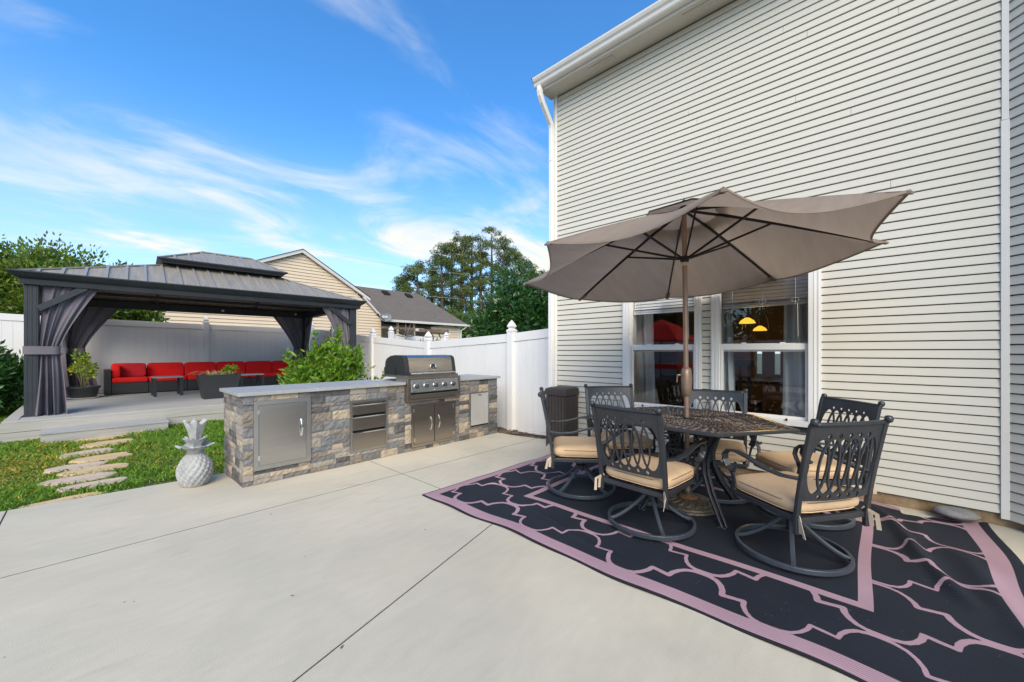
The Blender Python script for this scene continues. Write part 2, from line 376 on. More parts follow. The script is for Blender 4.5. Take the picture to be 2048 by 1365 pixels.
# ------------------------------------------------------------------ ground, patio
def gz(x, y):
    """height of the lawn"""
    z = -0.02
    if y > 5.0: z += .035 * min(1, (y - 5) / 3.0)
    if y > 9: z += .17 * min(1, (y - 9) / 4.5)
    if x > 3.0 and y > 3.4:                      # swale along the side fence
        k = min(1, (x - 3.0) / 1.8); f = -.14 - .05 * (y - 3.4) if y < 7 else (-.32 + .085 * (y - 7) if y < 13.6 else .24)
        z = z * (1 - k) + f * k
    if y < 5.3: z = min(z, -.045)
    return z
xs = sorted(set([-200, -100, -50, -30, -20] + [round(-14 + .5 * i, 2) for i in range(65)] + [20, 25, 30, 50, 100, 200])); ys = xs
gV = []; gF = []
for j, y in enumerate(ys):
    for i, x in enumerate(xs):
        gV.append((x, y, gz(x, y) if (y > 5.12 or x > 4.45) else -.12))
nx = len(xs)
for j in range(len(ys) - 1):
    for i in range(nx - 1): gF.append((j * nx + i, j * nx + i + 1, (j + 1) * nx + i + 1, (j + 1) * nx + i))
b = MB(); b.v = gV; b.f = gF; tag(b.build('ground', 'soil', smooth=True), kind='structure')

patio = MB().box(-8, 4.47, -6, 5.05, -.11, -.012).build('patio', 'dark_joint'); tag(patio, kind='structure')
def slab(poly, name='slab_panel'):
    g = .0035; c = Vector((sum(p[0] for p in poly) / len(poly), sum(p[1] for p in poly) / len(poly)))
    MB().prism(poly, 2, -.10, 0).build(name, 'concrete', patio)
J = .0050; JW = .0065
def edgeY(x): return 5.152 - .075 * x
slab([(-8, 3.67 + JW), (-.46 - J, 3.67 + JW), (-.46 - J, edgeY(-.46)), (-8, edgeY(-8))])
slab([(-.46 + J, 3.67 + JW), (2.25 - J, 3.67 + JW), (2.25 - J, edgeY(2.25)), (-.46 + J, edgeY(-.46))])
slab([(2.25 + J, 3.67 + JW), (4.53, 3.67 + JW), (4.46, 4.0), (4.42, 4.4), (4.42, edgeY(4.4)), (2.25 + J, edgeY(2.25))])
dy = lambda x: 2.10 + .284 * (x - 2.05)
slab([(-8, dy(-8) + J), (2.25 - J, dy(2.25) + J), (2.25 - J, 3.67 - JW), (-8, 3.67 - JW)])
slab([(-8, -6), (2.25 - J, -6), (2.25 - J, dy(2.25) - J), (-8, dy(-8) - J)])
slab([(2.25 + J, -6), (4.63, -6), (4.63, 3.42), (4.53, 3.67 - JW), (2.25 + J, 3.67 - JW)])
# dark filler strips added so the saw-cut joints read as dark lines
b = MB(); b.box(-8, 4.5, 3.67 - JW, 3.67 + JW, -.02, -.002); b.box(-.46 - J, -.46 + J, 3.68, edgeY(-.46), -.02, -.002); b.box(2.25 - J, 2.25 + J, 3.68, edgeY(2.25), -.02, -.0025); b.box(2.25 - J, 2.25 + J, -6, 3.66, -.02, -.0025)
b.add([(-8, dy(-8) - J, -.002), (2.24, dy(2.24) - J, -.002), (2.24, dy(2.24) + J, -.002), (-8, dy(-8) + J, -.002)], [(0, 1, 2, 3)]); b.build('joint_dark_strip', 'dark_joint', patio)
# dirt strip with leaf litter by the fence
b = MB(); b.prism([(4.40, 3.42), (5.0, 3.42), (5.0, 6.2), (4.40, 6.2)], 2, -.10, -.055)
for i in range(160):
    x, y = 4.5 + .45 * random.random(), 3.45 + 1.6 * random.random(); a = random.random() * PI; l = .02 + .03 * random.random()
    mt = Matrix.Translation((x, y, -.045)) @ Matrix.Rotation(a, 4, 'Z') @ Matrix.Rotation((random.random() - .5), 4, 'X')
    b.box(-l, l, -l * .4, l * .4, 0, .003, mt)
tag(b.build('dirt_strip', 'leaf_litter'), kind='stuff', label='strip of dirt and dead leaves between slab and fence', cat='leaf litter')
rl = random.Random(77)
for i in range(9):
    x, y = rl.choice([(rl.uniform(-.3, 2.0), rl.uniform(2.2, 4.2)), (rl.uniform(2.5, 4.3), rl.uniform(3.1, 4.3)), (rl.uniform(.6, 1.9), rl.uniform(.9, 2.6))]); l = rl.uniform(.006, .014); a = rl.uniform(0, PI)
    q = [(x + l * math.cos(a) * u_ - l * .45 * math.sin(a) * v_, y + l * math.sin(a) * u_ + l * .45 * math.cos(a) * v_, .002 + .003 * abs(u_)) for u_, v_ in ((-1, 0), (0, 1), (1, 0), (0, -1))]
    if i == 0: gb_ = MB()
    gb_.add(q, [(0, 1, 2, 3)])
tag(gb_.build('leaf_bits', 'leaf_litter'), 'tiny dry leaf bits scattered over the concrete patio', 'debris', kind='stuff')
b = MB().tube([(4.44, 4.30, -.02), (4.52, 4.1, 0), (4.62, 3.9, .012), (4.70, 3.7, .0), (4.80, 3.5, -.01)], .013, 6)
tag(b.build('drain_hose', 'bin_resin', smooth=True), 'thin dark hose lying along the dirt by the white fence', 'hose')
b = MB(); b.lathe([(0, -.045), (.05, -.04), (.085, -.015), (.095, .005), (.07, .03), (.03, .042), (0, .045)], 18)
for i, v in enumerate(b.v): b.v[i] = (v[0] * 1.05 + .01 * math.sin(9 * v[1]), v[1] * 1.35, v[2] * .9)
o = b.build('rock', 'rock', smooth=True, loc=(4.50, -.47, .06)); o.rotation_euler = (0, 0, .25)
tag(o, 'smooth grey rock holding down the corner of the rug by the house', 'rock')

# ------------------------------------------------------------------ lawn grass blades
def lawn():
    n = 190000
    x = -3.4 + rng.random(n) * 6.6; y = 5.0 + rng.random(n) ** 1.25 * 8.4
    keep = (y > 5.152 - .075 * x + .0) & ~((x > -.80) & (y > 8.88)) & ~((x > -.43) & (x < .84) & (y > 8.34)) & ~((x > .95) & (y < 5.2))
    for (cx_, cy_, a, bb) in STONES:
        keep &= ~((((x - cx_) / (a * .95)) ** 2 + ((y - cy_) / (bb * 1.15)) ** 2) < 1)
    x, y = x[keep], y[keep]; n = len(x)
    z = np.array([gz(a, c) for a, c in zip(x, y)])
    clump = .5 + .5 * np.sin(x * 5.1 + 1.7 * np.sin(y * 3.3)) * np.sin(y * 4.3 + 1.1 * np.sin(x * 2.9))
    h = (.018 + .032 * rng.random(n)) * (.6 + .8 * clump) * (1 + .25 * (y > 7)); a = rng.random(n) * 2 * PI; wdt = .0028 + .0018 * rng.random(n)
    wdt *= 1 + (y - 5) * .10
    lean = rng.normal(size=(n, 2)) * .022
    P = np.stack([x, y, z - .004], 1); sx = np.stack([np.cos(a) * wdt, np.sin(a) * wdt, 0 * a], 1)
    mid = P + np.stack([lean[:, 0] * .5, lean[:, 1] * .5, h * .65], 1); tip = P + np.stack([lean[:, 0] * 1.5, lean[:, 1] * 1.5, h], 1)
    V = np.stack([P - sx, P + sx, mid + sx * .8, tip, mid - sx * .8], 1).reshape(-1, 3)
    F = np.arange(5 * n).reshape(-1, 5)
    dry = np.exp(-(((x + .55) / .55) ** 2 + ((y - 6.9) / .8) ** 2)) + .55 * np.exp(-(((x - .1) / .5) ** 2 + ((y - 8.2) / .25) ** 2)) + .25 * (np.sin(x * 2.3 + y) > .6)
    c = np.array([[1, 1, 1]]) * (.65 + .7 * rng.random(n))[:, None]
    dm = rng.random(n) < dry * .6; c[dm] = c[dm] * np.array([3.0, 1.3, 2.4])
    ym = rng.random(n) < .10; c[ym] *= np.array([1.7, 1.25, .8])
    o = npmesh('lawn_grass', V, F, 'blade', tint=np.repeat(c, 5, 0))
    tag(o, 'green lawn grass growing between the patio slab and the raised deck', 'grass', kind='stuff')
STONES = [(.12, 8.24, .30, .10), (.18, 7.72, .27, .15), (-.02, 7.22, .24, .13), (.10, 6.80, .25, .12), (-.10, 6.48, .24, .12), (.05, 6.20, .27, .12), (-.07, 5.88, .25, .12), (.03, 5.56, .24, .09), (-.16, 5.29, .24, .06)]
SL = ['thin tan flagstone tucked against the foot of the deck step', 'broad tan flagstone second from the deck step', 'pinkish flagstone with a cracked edge third from the deck step', 'narrow buff flagstone fourth from the deck step',
      'pale pink flagstone jutting left in the middle of the path', 'wide buff flagstone jutting right, sixth from the deck', 'pale rosy flagstone with grassy left edge, third from the patio', 'small whitish flagstone half grown over, second from the patio', 'orange flagstone nearest the concrete patio edge']
for i, (cx_, cy_, a, bb) in enumerate(STONES):
    rnd = random.Random(40 + i); pts = []
    for k in range(16):
        t = 2 * PI * k / 16; bb2 = bb * 1.25; rr = 1 / (abs(math.cos(t)) ** 3 + abs(math.sin(t)) ** 3) ** (1 / 3) * (1 + .12 * (rnd.random() - .5) * 2)
        pts.append((a * rr * math.cos(t) + .05 * math.sin(t) * (rnd.random() - .3), bb2 * rr * math.sin(t)))
    o = MB().prism(pts, 2, -.05, .012 + .006 * rnd.random()).build('stepping_stone', ['flagstone', 'flagstone_pink'][i in (2, 4, 6, 7)], bevel=.012, loc=(cx_, cy_, gz(cx_, cy_) + .016))
    o.rotation_euler = (0, 0, rnd.uniform(-.05, .12)); tag(o, SL[i], 'stepping stone', 'flagstones of the path to the deck')
lawn()

# ------------------------------------------------------------------ the house
HX = 4.58
house = empty('house', (4.6, 1.0, 0), 0, 'two storey house clad in light grey horizontal siding beside the patio', 'house')
hp = Matrix.Translation((-4.6, -1.0, 0))
def hbuild(b, name, m, **k):
    b.v = [(x - 4.6, y - 1.0, z) for x, y, z in b.v]; return b.build(name, m, k.pop('parent', house), **k)
WINS = [(1.38, 2.312), (.345, 1.283)]; WZ0, WZ1 = .585, 2.20
# backing wall, with openings for the two windows
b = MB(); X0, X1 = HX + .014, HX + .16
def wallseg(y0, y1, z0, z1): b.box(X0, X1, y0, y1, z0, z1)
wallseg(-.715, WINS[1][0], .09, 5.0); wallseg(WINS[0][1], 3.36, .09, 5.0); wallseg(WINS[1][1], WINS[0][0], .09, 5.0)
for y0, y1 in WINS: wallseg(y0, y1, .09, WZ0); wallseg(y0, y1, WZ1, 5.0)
hbuild(b, 'wall', 'siding_back_shade')
# siding boards: each course its own piece
rnd = random.Random(5); pitch = .0716
def board(y0, y1, z):
    # profile in (x, z): face leans out to its lower edge, with a recessed groove under it
    h = pitch
    poly = [(HX + .013, z + .0), (HX - .009, z + .0), (HX - .0095, z + .005), (HX - .0005, z + h - .0090), (HX + .013, z + h - .0090)]
    bb = MB(); vs = []
    for y in (y0, y1):
        for (x, zz_) in poly: vs.append((x, y, zz_))
    n = 5; bb.add(vs, [tuple(range(n))[::-1], tuple(range(n, 2 * n))] + [(i, (i + 1) % n, n + (i + 1) % n, n + i) for i in range(n)])
    hbuild(bb, 'siding_board', 'siding')
for r in range(68):
    z = .10 + r * pitch; segs = [(-.70, 3.335)]
    if z + pitch > WZ0 and z < WZ1: segs = [(-.70, WINS[1][0]), (WINS[1][1], WINS[0][0]), (WINS[0][1], 3.335)]
    for (y0, y1) in segs:
        if y1 - y0 > 3:
            j = -.2 + 3.0 * rnd.random() if r % 2 == 0 else None
            if j: board(y0, j - .0012, z); board(j + .0012, y1, z); continue
        board(y0, y1, z)
# 45 degree bay wall just right of the corner strip
d45 = Vector((-.71, -.704, 0)); nrm = Vector((-.704, .71, 0)); bc = Vector((HX - .002, -.735, 0))
for r in range(69):
    z = .065 + r * pitch; h = pitch; poly = [(.013, 0), (-.009, 0), (-.0095, .005), (-.0005, h - .0090), (.013, h - .0090)]
    bb = MB(); vs = []
    for t in (0.0, 1.3):
        for (x, zz_) in poly: q = bc + d45 * t - nrm * x; vs.append((q.x, q.y, z + zz_))
    n = 5; bb.add(vs, [tuple(range(n))[::-1], tuple(range(n, 2 * n))] + [(i, (i + 1) % n, n + (i + 1) % n, n + i) for i in range(n)])
    hbuild(bb, 'siding_board', 'siding')
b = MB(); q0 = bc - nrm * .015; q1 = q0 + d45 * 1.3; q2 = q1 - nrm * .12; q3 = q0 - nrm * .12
b.prism([(q.x, q.y) for q in (q0, q1, q2, q3)], 2, .06, 5.02); hbuild(b, 'wall', 'siding_back_shade')
b = MB().box(HX - .020, HX - .003, -.738, -.696, .065, 3.0); b.box(HX - .016, HX - .001, -.735, -.700, 3.003, 5.0)
hbuild(b, 'corner_strip', 'gutter_white', bevel=.002)
b = MB().box(HX - .02, HX + .012, 3.338, 3.37, .06, 5.0); hbuild(b, 'corner_post', 'trim_white', bevel=.003)
b = MB().box(HX + .018, HX + .14, -1.6, 3.36, -.1, .088)
hbuild(b, 'foundation', 'foundation')
b = MB().box(HX - .010, 9.0, 3.345, 3.40, -.4, 5.0); hbuild(b, 'side_wall', 'siding')
b = MB().box(9.0, 9.1, -6, 3.4, 1.36, 5.0); b.box(9.0, 9.1, -6, 3.4, 0, .85); b.box(9, 9.1, -6, 1.30, .85, 1.36); b.box(9, 9.1, 1.40, 1.60, .85, 1.36); b.box(9, 9.1, 1.70, 3.4, .85, 1.36)
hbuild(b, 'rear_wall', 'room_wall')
b = MB().box(4.74, 9.0, -6, -5.9, 0, 5); b.box(4.74, 9.0, -6, 3.34, 2.65, 2.72); b.box(4.72, 4.76, -6, -.72, 0, 5); b.box(4.765, 9, 3.25, 3.33, 0, 2.64)
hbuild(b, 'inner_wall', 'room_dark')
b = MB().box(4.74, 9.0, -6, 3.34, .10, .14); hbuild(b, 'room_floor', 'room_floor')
b = MB().prism([(-.0 + 4.30, 5.10), (9.3, 7.6), (9.3, 7.7), (4.24, 5.16)], 1, -6, 3.55); hbuild(b, 'roof', 'shingle')
# soffit and fascia
b = MB().box(4.315, HX + .02, -6, 3.46, 4.985, 5.0); hbuild(b, 'soffit', 'soffit')
for y in (2.55, 1.35, .05):
    b = MB().box(4.40, 4.50, y - .18, y + .18, 4.976, 4.9835)
    for k in range(10): b.box(4.41, 4.49, y - .165 + k * .035, y - .15 + k * .035, 4.972, 4.9755)
    hbuild(b, 'soffit_vent', 'soffit')
b = MB().box(4.300, 4.314, -6, 3.46, 4.955, 5.11); hbuild(b, 'fascia', 'gutter_white')
b = MB().box(4.316, HX, 3.45, 3.465, 4.98, 5.14); b.prism([(4.316, 5.14), (HX, 5.14), (HX, 5.27)], 1, 3.45, 3.465); hbuild(b, 'rake_board', 'gutter_white')
gut = [(4.298, 4.985), (4.235, 4.985), (4.222, 5.0), (4.215, 5.035), (4.195, 5.055), (4.182, 5.085), (4.182, 5.105), (4.192, 5.107), (4.192, 5.09), (4.205, 5.06), (4.226, 5.04), (4.235, 5.0), (4.298, 4.995)]
b = MB(); vs = []
b.prism([(p[0], p[1]) for p in gut], 1, -6, 3.475)
b.prism([(4.298, 4.985), (4.235, 4.985), (4.222, 5.0), (4.215, 5.035), (4.195, 5.055), (4.182, 5.085), (4.182, 5.105), (4.298, 5.105)], 1, 3.476, 3.480)
hbuild(b, 'gutter', 'gutter_white')
b = MB(); pts = [(4.25, 3.40, 4.985), (4.25, 3.40, 4.92), (4.265, 3.402, 4.87), (4.31, 3.405, 4.80), (4.45, 3.412, 4.66), (4.525, 3.415, 4.58), (4.545, 3.415, 4.52), (4.545, 3.415, 2.4)]
b.bar(pts, .055, .075, up=Vector((1, 0, 0)))
b.box(4.503, 4.587, 3.385, 3.445, 4.05, 4.07); hbuild(b, 'downspout', 'trim_white', bevel=.006)
b = MB(); b.bar([(4.543, 3.415, 2.42), (4.543, 3.415, -.02)], .065, .085, up=Vector((1, 0, 0))); hbuild(b, 'downspout', 'trim_white', bevel=.006)

# windows: frame, sashes, panes, blind, curtains, latches
for wi, (y0, y1) in enumerate(WINS):
    fr = MB(); t = .095; xo = HX - .030
    tl, tr = (.072, .10) if wi == 0 else (.072, .10)
    yi0, yi1 = y0 + (.073 if wi == 0 else .096), y1 - (.100 if wi == 0 else .084)
    fr.box(xo, X1, y0, yi0, WZ0, WZ1); fr.box(xo, X1, yi1, y1, WZ0, WZ1)
    fr.box(xo + .0015, X1, yi0, yi1, WZ0, WZ0 + .055); fr.box(xo + .0015, X1, yi0, yi1, WZ1 - .07, WZ1)
    # raised fluting on the jambs
    for yy in (y0 + .018, y0 + .05, y1 - .018, y1 - .05): fr.box(xo - .004, xo + .001, yy - .006, yy + .006, WZ0 + .01, WZ1 - .01)
    fo = hbuild(fr, 'window', 'trim_white', bevel=.003)
    zm0, zm1 = 1.297, 1.372; sx = HX + .012
    # lower sash (in front)
    b = MB(); q = .026
    b.box(sx, sx + .03, yi0 + .002, yi0 + q, WZ0 + .056, zm1); b.box(sx, sx + .03, yi1 - q, yi1 - .002, WZ0 + .056, zm1)
    b.box(sx + .001, sx + .03, yi0 + q, yi1 - q, WZ0 + .056, WZ0 + .085); b.box(sx - .002, sx + .03, yi0 + q, yi1 - q, zm0 + .018, zm1)
    o = hbuild(b, 'sash', 'trim_white', bevel=.003, parent=fo)
    b = MB().box(sx + .034, sx + .05, yi0 + .002, yi1 - .002, zm0, zm1 + .008); hbuild(b, 'sash_rail', 'trim_white', parent=fo)
    b = MB()
    for k in (.30, .74):
        yy = yi1 - (yi1 - yi0) * k
        b.box(sx + .005, sx + .03, yy - .032, yy + .032, zm1 + .0005, zm1 + .008); b.box(sx + .008, sx + .022, yy - .012, yy + .03, zm1 + .008, zm1 + .018)
    hbuild(b, 'sash_lock', 'trim_white', parent=fo)
    b = MB()
    for k in (.22, .78): b.box(xo - .010, xo + .004, yi1 - (yi1 - yi0) * k - .008, yi1 - (yi1 - yi0) * k + .008, WZ0 + .048, WZ0 + .068)
    hbuild(b, 'weep_tab', 'black_gap', parent=fo)
    b = MB(); b.add([(sx + .016, yi0 + q, WZ0 + .085), (sx + .016, yi1 - q, WZ0 + .085), (sx + .016, yi1 - q, zm0 + .018), (sx + .016, yi0 + q, zm0 + .018)], [(0, 1, 2, 3)]); hbuild(b, 'pane', 'glass', parent=fo)
    b = MB(); b.add([(sx + .04, yi0, zm1), (sx + .04, yi1, zm1), (sx + .04, yi1, WZ1 - .07), (sx + .04, yi0, WZ1 - .07)], [(0, 1, 2, 3)]); hbuild(b, 'pane', 'glass', parent=fo)
    # blind: slats, stacked bundle, cords, wand
    b = MB(); zb = 1.775; bx = sx + .068
    for k in range(10):
        z = zb + .05 + k * .036
        if z > WZ1: break
        b.add([(bx - .010, yi0 + .012, z - .015), (bx - .010, yi1 - .012, z - .015), (bx + .003, yi1 - .012, z + .0175), (bx + .003, yi0 + .012, z + .0175)], [(0, 1, 2, 3)])
    for k in range(8): b.box(bx - .024, bx + .02, yi0 + .01, yi1 - .01, zb + .001 + k * .0055 - .0002 * k * k, zb + .004 + k * .0055)
    b.box(bx - .025, bx + .02, yi0 + .01, yi1 - .01, zb - .018, zb - .002)
    hbuild(b, 'blind', 'blind', parent=fo)
    b = MB()
    for k in (.14, .5, .86):
        yy = yi0 + (yi1 - yi0) * k; b.tube([(bx - .028, yy, WZ1), (bx - .028, yy, zb - .02)], .0018, 5)
        b.tube([(bx - .03 - .004, yy + .03 * math.cos(a), zb + .025 + .022 * math.sin(a)) for a in [2 * PI * i / 8 for i in range(8)]], .002, 5, closed=True)
    b.tube([(bx - .03, yi0 + .09, zb - .01), (bx - .03, yi0 + .085, 1.44)], .004, 6)
    hbuild(b, 'blind_cord', 'blind_cord', parent=fo)
# drapes inside the room, things of their own
def drape(y0, y1, flare, label):
    ny, nz = 40, 14; V = []; F = []
    for j in range(nz + 1):
        z = .16 + 2.3 * j / nz
        for i in range(ny + 1):
            u = i / ny; k = 1 + flare * (1 - j / nz); y = (y0 + y1) / 2 + (y1 - y0) * (u - .5) * k
            V.append((4.90 + .035 * math.sin(u * 6 * PI + .6 * math.sin(j * .5)), y, z))
    for j in range(nz):
        for i in range(ny): a = j * (ny + 1) + i; F.append((a, a + 1, a + ny + 2, a + ny + 1))
    b = MB(); b.v = V; b.f = F; tag(b.build('curtain', 'drape', smooth=True), label, 'curtain', 'grey curtains inside the house windows')
drape(2.06, 2.45, .10, 'grey curtain hanging inside at the left edge of the left window')
drape(1.42, 1.52, .0, 'narrow strip of grey curtain at the right edge of the left window')
drape(1.16, 1.32, .5, 'slim grey curtain at the left edge of the right window')
drape(.34, .66, .25, 'wide grey pleated curtain at the right edge of the right window')
# chandelier and room furniture seen through the glass
ld = bpy.data.lights.new('lamp_bulb', 'POINT'); ld.energy = 26; ld.color = (1, .62, .22); ld.shadow_soft_size = .12
lo = bpy.data.objects.new('lamp_bulb', ld); COL.objects.link(lo); lo.location = (6.5, 1.2, 1.55)
ch = empty('pendant_lamp', (6.55, 1.25, 1.5), 0, 'lit amber glass pendant lamp hanging inside behind the right window', 'lamp')
for (dx, dyy, dz, s) in ((0, .10, .25, .72), (0, -.06, .13, .6)):
    b = MB().lathe([(.15 * s, -.055 * s), (.12 * s, 0), (.05 * s, .05 * s), (.02, .06 * s)], 20, (dx, dyy, dz)); b.build('lamp_shade', 'lamp_glow', ch, smooth=True)
b = MB().tube([(0, .10, .29), (0, .13, 1.15)], .006, 6); b.tube([(0, -.06, .17), (0, 0, .60), (0, .13, .7)], .006, 6)
b.tube([(0, .14 * math.cos(t) * 1.2, .12 + .32 * math.sin(t)) for t in [PI * k / 12 for k in range(13)]], .006, 6); b.build('lamp_arm', 'lamp_black', ch)
b = MB()
for k in range(3): b.box(-.01, .01, .10 - .03 * k, .32 - .04 * k, -.13 - .035 * k, -.12 - .035 * k)
b.build('lamp_rail', 'lamp_glow', ch)
t = empty('dining_table', (6.9, .9, .14), 0, 'dark dining table standing inside behind the right window', 'table')
MB().box(-.5, .5, -.9, .9, .70, .74).build('tabletop', 'lamp_black', t)
for sx_ in (-.42, .42):
    for sy_ in (-.8, .8): MB().box(sx_ - .04, sx_ + .04, sy_ - .04, sy_ + .04, 0, .70).build('leg', 'lamp_black', t)
def dchair(x, y, rz, label):
    t = empty('dining_chair', (x, y, .14), rz, label, 'chair', 'dark dining chairs inside the house')
    MB().box(-.22, .22, -.22, .22, .43, .47).build('seat', 'lamp_black', t)
    b = MB()
    for k in range(4): b.box(-.21, -.19, -.16 + k * .1, -.13 + k * .1, .47, 1.0)
    b.box(-.215, -.185, -.22, .22, .95, 1.05); b.build('backrest', 'lamp_black', t)
    for sx_ in (-.2, .2):
        for sy_ in (-.2, .2): MB().box(sx_ - .02, sx_ + .02, sy_ - .02, sy_ + .02, 0, .43).build('leg', 'lamp_black', t)
dchair(6.15, 1.35, 0, 'dark dining chair inside, left of the lamp behind the right window'); dchair(6.15, .55, 0, 'dark dining chair inside, below the lamp behind the right window')

# ------------------------------------------------------------------ white vinyl fence
def cap(parent, x, y, z, m='white_vinyl'):
    b = MB(); k = 1.414
    b.lathe([(.068 * k, 0), (.068 * k, .028), (.060 * k, .034), (.040 * k, .048), (.038 * k, .062), (.056 * k, .082), (.060 * k, .088), (.052 * k, .115), (.036 * k, .150), (.017 * k, .182), (0, .205)], 4, (x, y, z), sq=True)
    b.build('post_cap', m, parent)
def fence_run(name, label, pts, gates=None, lo=.06, plank=.145, group='white vinyl privacy fences'):
    """pts: list of (x, y, ztop) post positions"""
    root = empty(name, (pts[0][0], pts[0][1], 0), 0, label, 'fence', group); ox, oy = pts[0][0], pts[0][1]
    for i, (x, y, zt) in enumerate(pts):
        p = MB().box(x - .063 - ox, x + .063 - ox, y - .063 - oy, y + .063 - oy, zt - 2.0, zt + .03).build('post', 'white_vinyl', root, bevel=.004)
        cap(p, x - ox, y - oy, zt + .0305)
    for (xa, ya, za), (xb, yb, zb_) in zip(pts, pts[1:]):
        d = Vector((xb - xa, yb - ya, 0)); L = d.length; d.normalize(); nv = Vector((-d.y, d.x, 0))
        def slab_(t0, t1, zo0, zo1, th, m='white_vinyl', nm='rail', bv=.004):
            b = MB(); vs = []
            for t_ in (t0, t1):
                for s_ in (-th / 2, th / 2):
                    for zo in (zo0, zo1):
                        q = Vector((xa - ox, ya - oy, 0)) + d * t_ + nv * s_; vs.append((q.x, q.y, za + (zb_ - za) * t_ / L + zo))
            b.add(vs, [(0, 1, 3, 2), (4, 6, 7, 5), (0, 4, 5, 1), (2, 3, 7, 6), (0, 2, 6, 4), (1, 5, 7, 3)]); return b.build(nm, m, root, bevel=bv)
        slab_(.063, L - .063, -.145, 0, .05); slab_(.063, L - .063, -1.78, -1.66, .05)
        n = max(1, round((L - .126) / plank)); wdt = (L - .126) / n
        for k in range(n): slab_(.063 + k * wdt + .002, .063 + (k + 1) * wdt - .002, -1.655, -.15, .024 if k % 2 else .022, nm='plank', bv=0)
        slab_(.063, L - .063, -1.655, -.15, .012, nm='tongue', bv=0)
FXX = 4.95
fence_run('side_fence', 'white vinyl privacy fence running from the house corner back past the grill island', [(FXX, 3.49, 1.68), (FXX, 4.58, 1.607), (FXX, 7.03, 1.50), (FXX, 9.47, 1.674), (FXX, 11.9, 1.90), (FXX, 13.55, 2.03)])
fence_run('back_fence', 'white vinyl privacy fence running behind the red sofa and gazebo', [(4.72, 13.6, 2.03), (2.19, 13.6, 2.05), (-.33, 13.6, 2.08), (-2.8, 13.6, 2.15), (-5.24, 13.6, 2.17)], plank=.15)

# ------------------------------------------------------------------ outdoor kitchen island
KX0, KX1, KY0, KY1, KZ = .985, 4.405, 4.40, 5.12, .905
kit = empty('kitchen_island', (KX0, KY0, 0), 0, 'long stone clad outdoor kitchen island with steel doors and grey top', 'outdoor kitchen')
def kb(b, name, m, parent=None, **k):
    b.v = [(x - KX0, y - KY0, z) for x, y, z in b.v]; return b.build(name, m, parent or kit, **k)
kb(MB().box(KX0 + .02, KX1 - .02, KY0 + .02, KY1, .0, KZ - .036), 'core', 'dark_joint')
openings = [(1.07, 1.59, .14, .815), (2.02, 2.482, .135, .73), (2.735, 3.63, .645, .95), (2.825, 3.545, .05, .60), (3.815, 4.212, .15, .685)]
SM = ['stone_gray'] * 5 + ['stone_beige'] * 3 + ['stone_taupe'] * 4 + ['stone_dark'] * 3 + ['stone_blue'] * 3 + ['stone_light'] * 3
rnd = random.Random(21)
def stone(u0, u1, z0, z1, face):
    """rough split-face stone; face 'F' (front, y=KY0) or 'L' (left end, x=KX0) or 'R'"""
    nu = max(2, int((u1 - u0) / .028)); nz = max(2, int((z1 - z0) / .022)); proud = rnd.uniform(.000, .014); g = .0012; V = []; F = []
    u0 += g; u1 -= g; z0 += g; z1 -= g
    for j in range(nz + 1):
        for i in range(nu + 1):
            u = u0 + (u1 - u0) * i / nu; z = z0 + (z1 - z0) * j / nz
            edge = i in (0, nu) or j in (0, nz)
            dsp = proud + (rnd.uniform(-.004, .002) if edge else rnd.uniform(-.003, .008))
            if not edge: u += rnd.uniform(-.005, .005); z += rnd.uniform(-.004, .004)
            V.append((u, dsp, z))
    for j in range(nz):
        for i in range(nu): a = j * (nu + 1) + i; F.append((a, a + 1, a + nu + 2, a + nu + 1))
    ring = [i for i in range(nu + 1)] + [j * (nu + 1) + nu for j in range(1, nz + 1)] + [nz * (nu + 1) + i for i in range(nu - 1, -1, -1)] + [j * (nu + 1) for j in range(nz - 1, 0, -1)]
    k = len(V)
    for q in ring: V.append((V[q][0], -.02, V[q][2]))
    m = len(ring)
    for a in range(m): F.append((ring[a], k + a, k + (a + 1) % m, ring[(a + 1) % m]))
    b = MB()
    if face == 'F': b.v = [(u, KY0 - d, z) for u, d, z in V]
    elif face == 'L': b.v = [(KX0 - d, u, z) for u, d, z in V]
    else: b.v = [(KX1 + d, u, z) for u, d, z in V]
    b.f = F; kb(b, 'stone', rnd.choice(SM))
def rows(z0, z1):
    z = z0; out_ = []
    while z < z1 - .02:
        h = rnd.choice([.042, .05, .055, .06, .075, .09, .105])
        if z1 - z - h < .03: h = z1 - z
        out_.append((z, z + h)); z += h
    return out_
def course(u0, u1, za, zb, face, L=(.09, .30)):
    u = u0
    while u < u1 - 1e-6:
        l = rnd.uniform(*L) * (1.0 if zb - za < .07 else .8)
        if u1 - u - l < .07: l = u1 - u
        stone(u, u + l, za, zb, face); u += l
ks = KZ - .036
# front: full-height bands between openings, course by course
bands = [(KX0, 1.07, 0, ks), (1.07, 1.59, 0, .14), (1.07, 1.59, .815, ks), (1.59, 2.02, 0, ks), (2.02, 2.482, 0, .135), (2.02, 2.482, .73, ks), (2.482, 2.735, 0, ks), (2.735, 2.825, 0, .645), (2.825, 3.545, 0, .05), (2.825, 3.545, .60, .645),
         (3.545, 3.63, 0, .645), (3.63, 3.815, 0, ks), (3.815, 4.212, 0, .15), (3.815, 4.212, .685, ks), (4.212, KX1, 0, ks)]
for x0, x1, z0, z1 in bands:
    for za, zb in rows(z0, z1): course(x0, x1, za, zb, 'F', (.10, .30))
# the left end
for za, zb in rows(0, ks): course(KY0 + .0, KY1, za, zb, 'L', (.09, .26))
kb(MB().box(KX1 - .019, KX1 + .004, KY0 + .002, KY1, 0, ks), 'end_panel', 'stone_taupe')
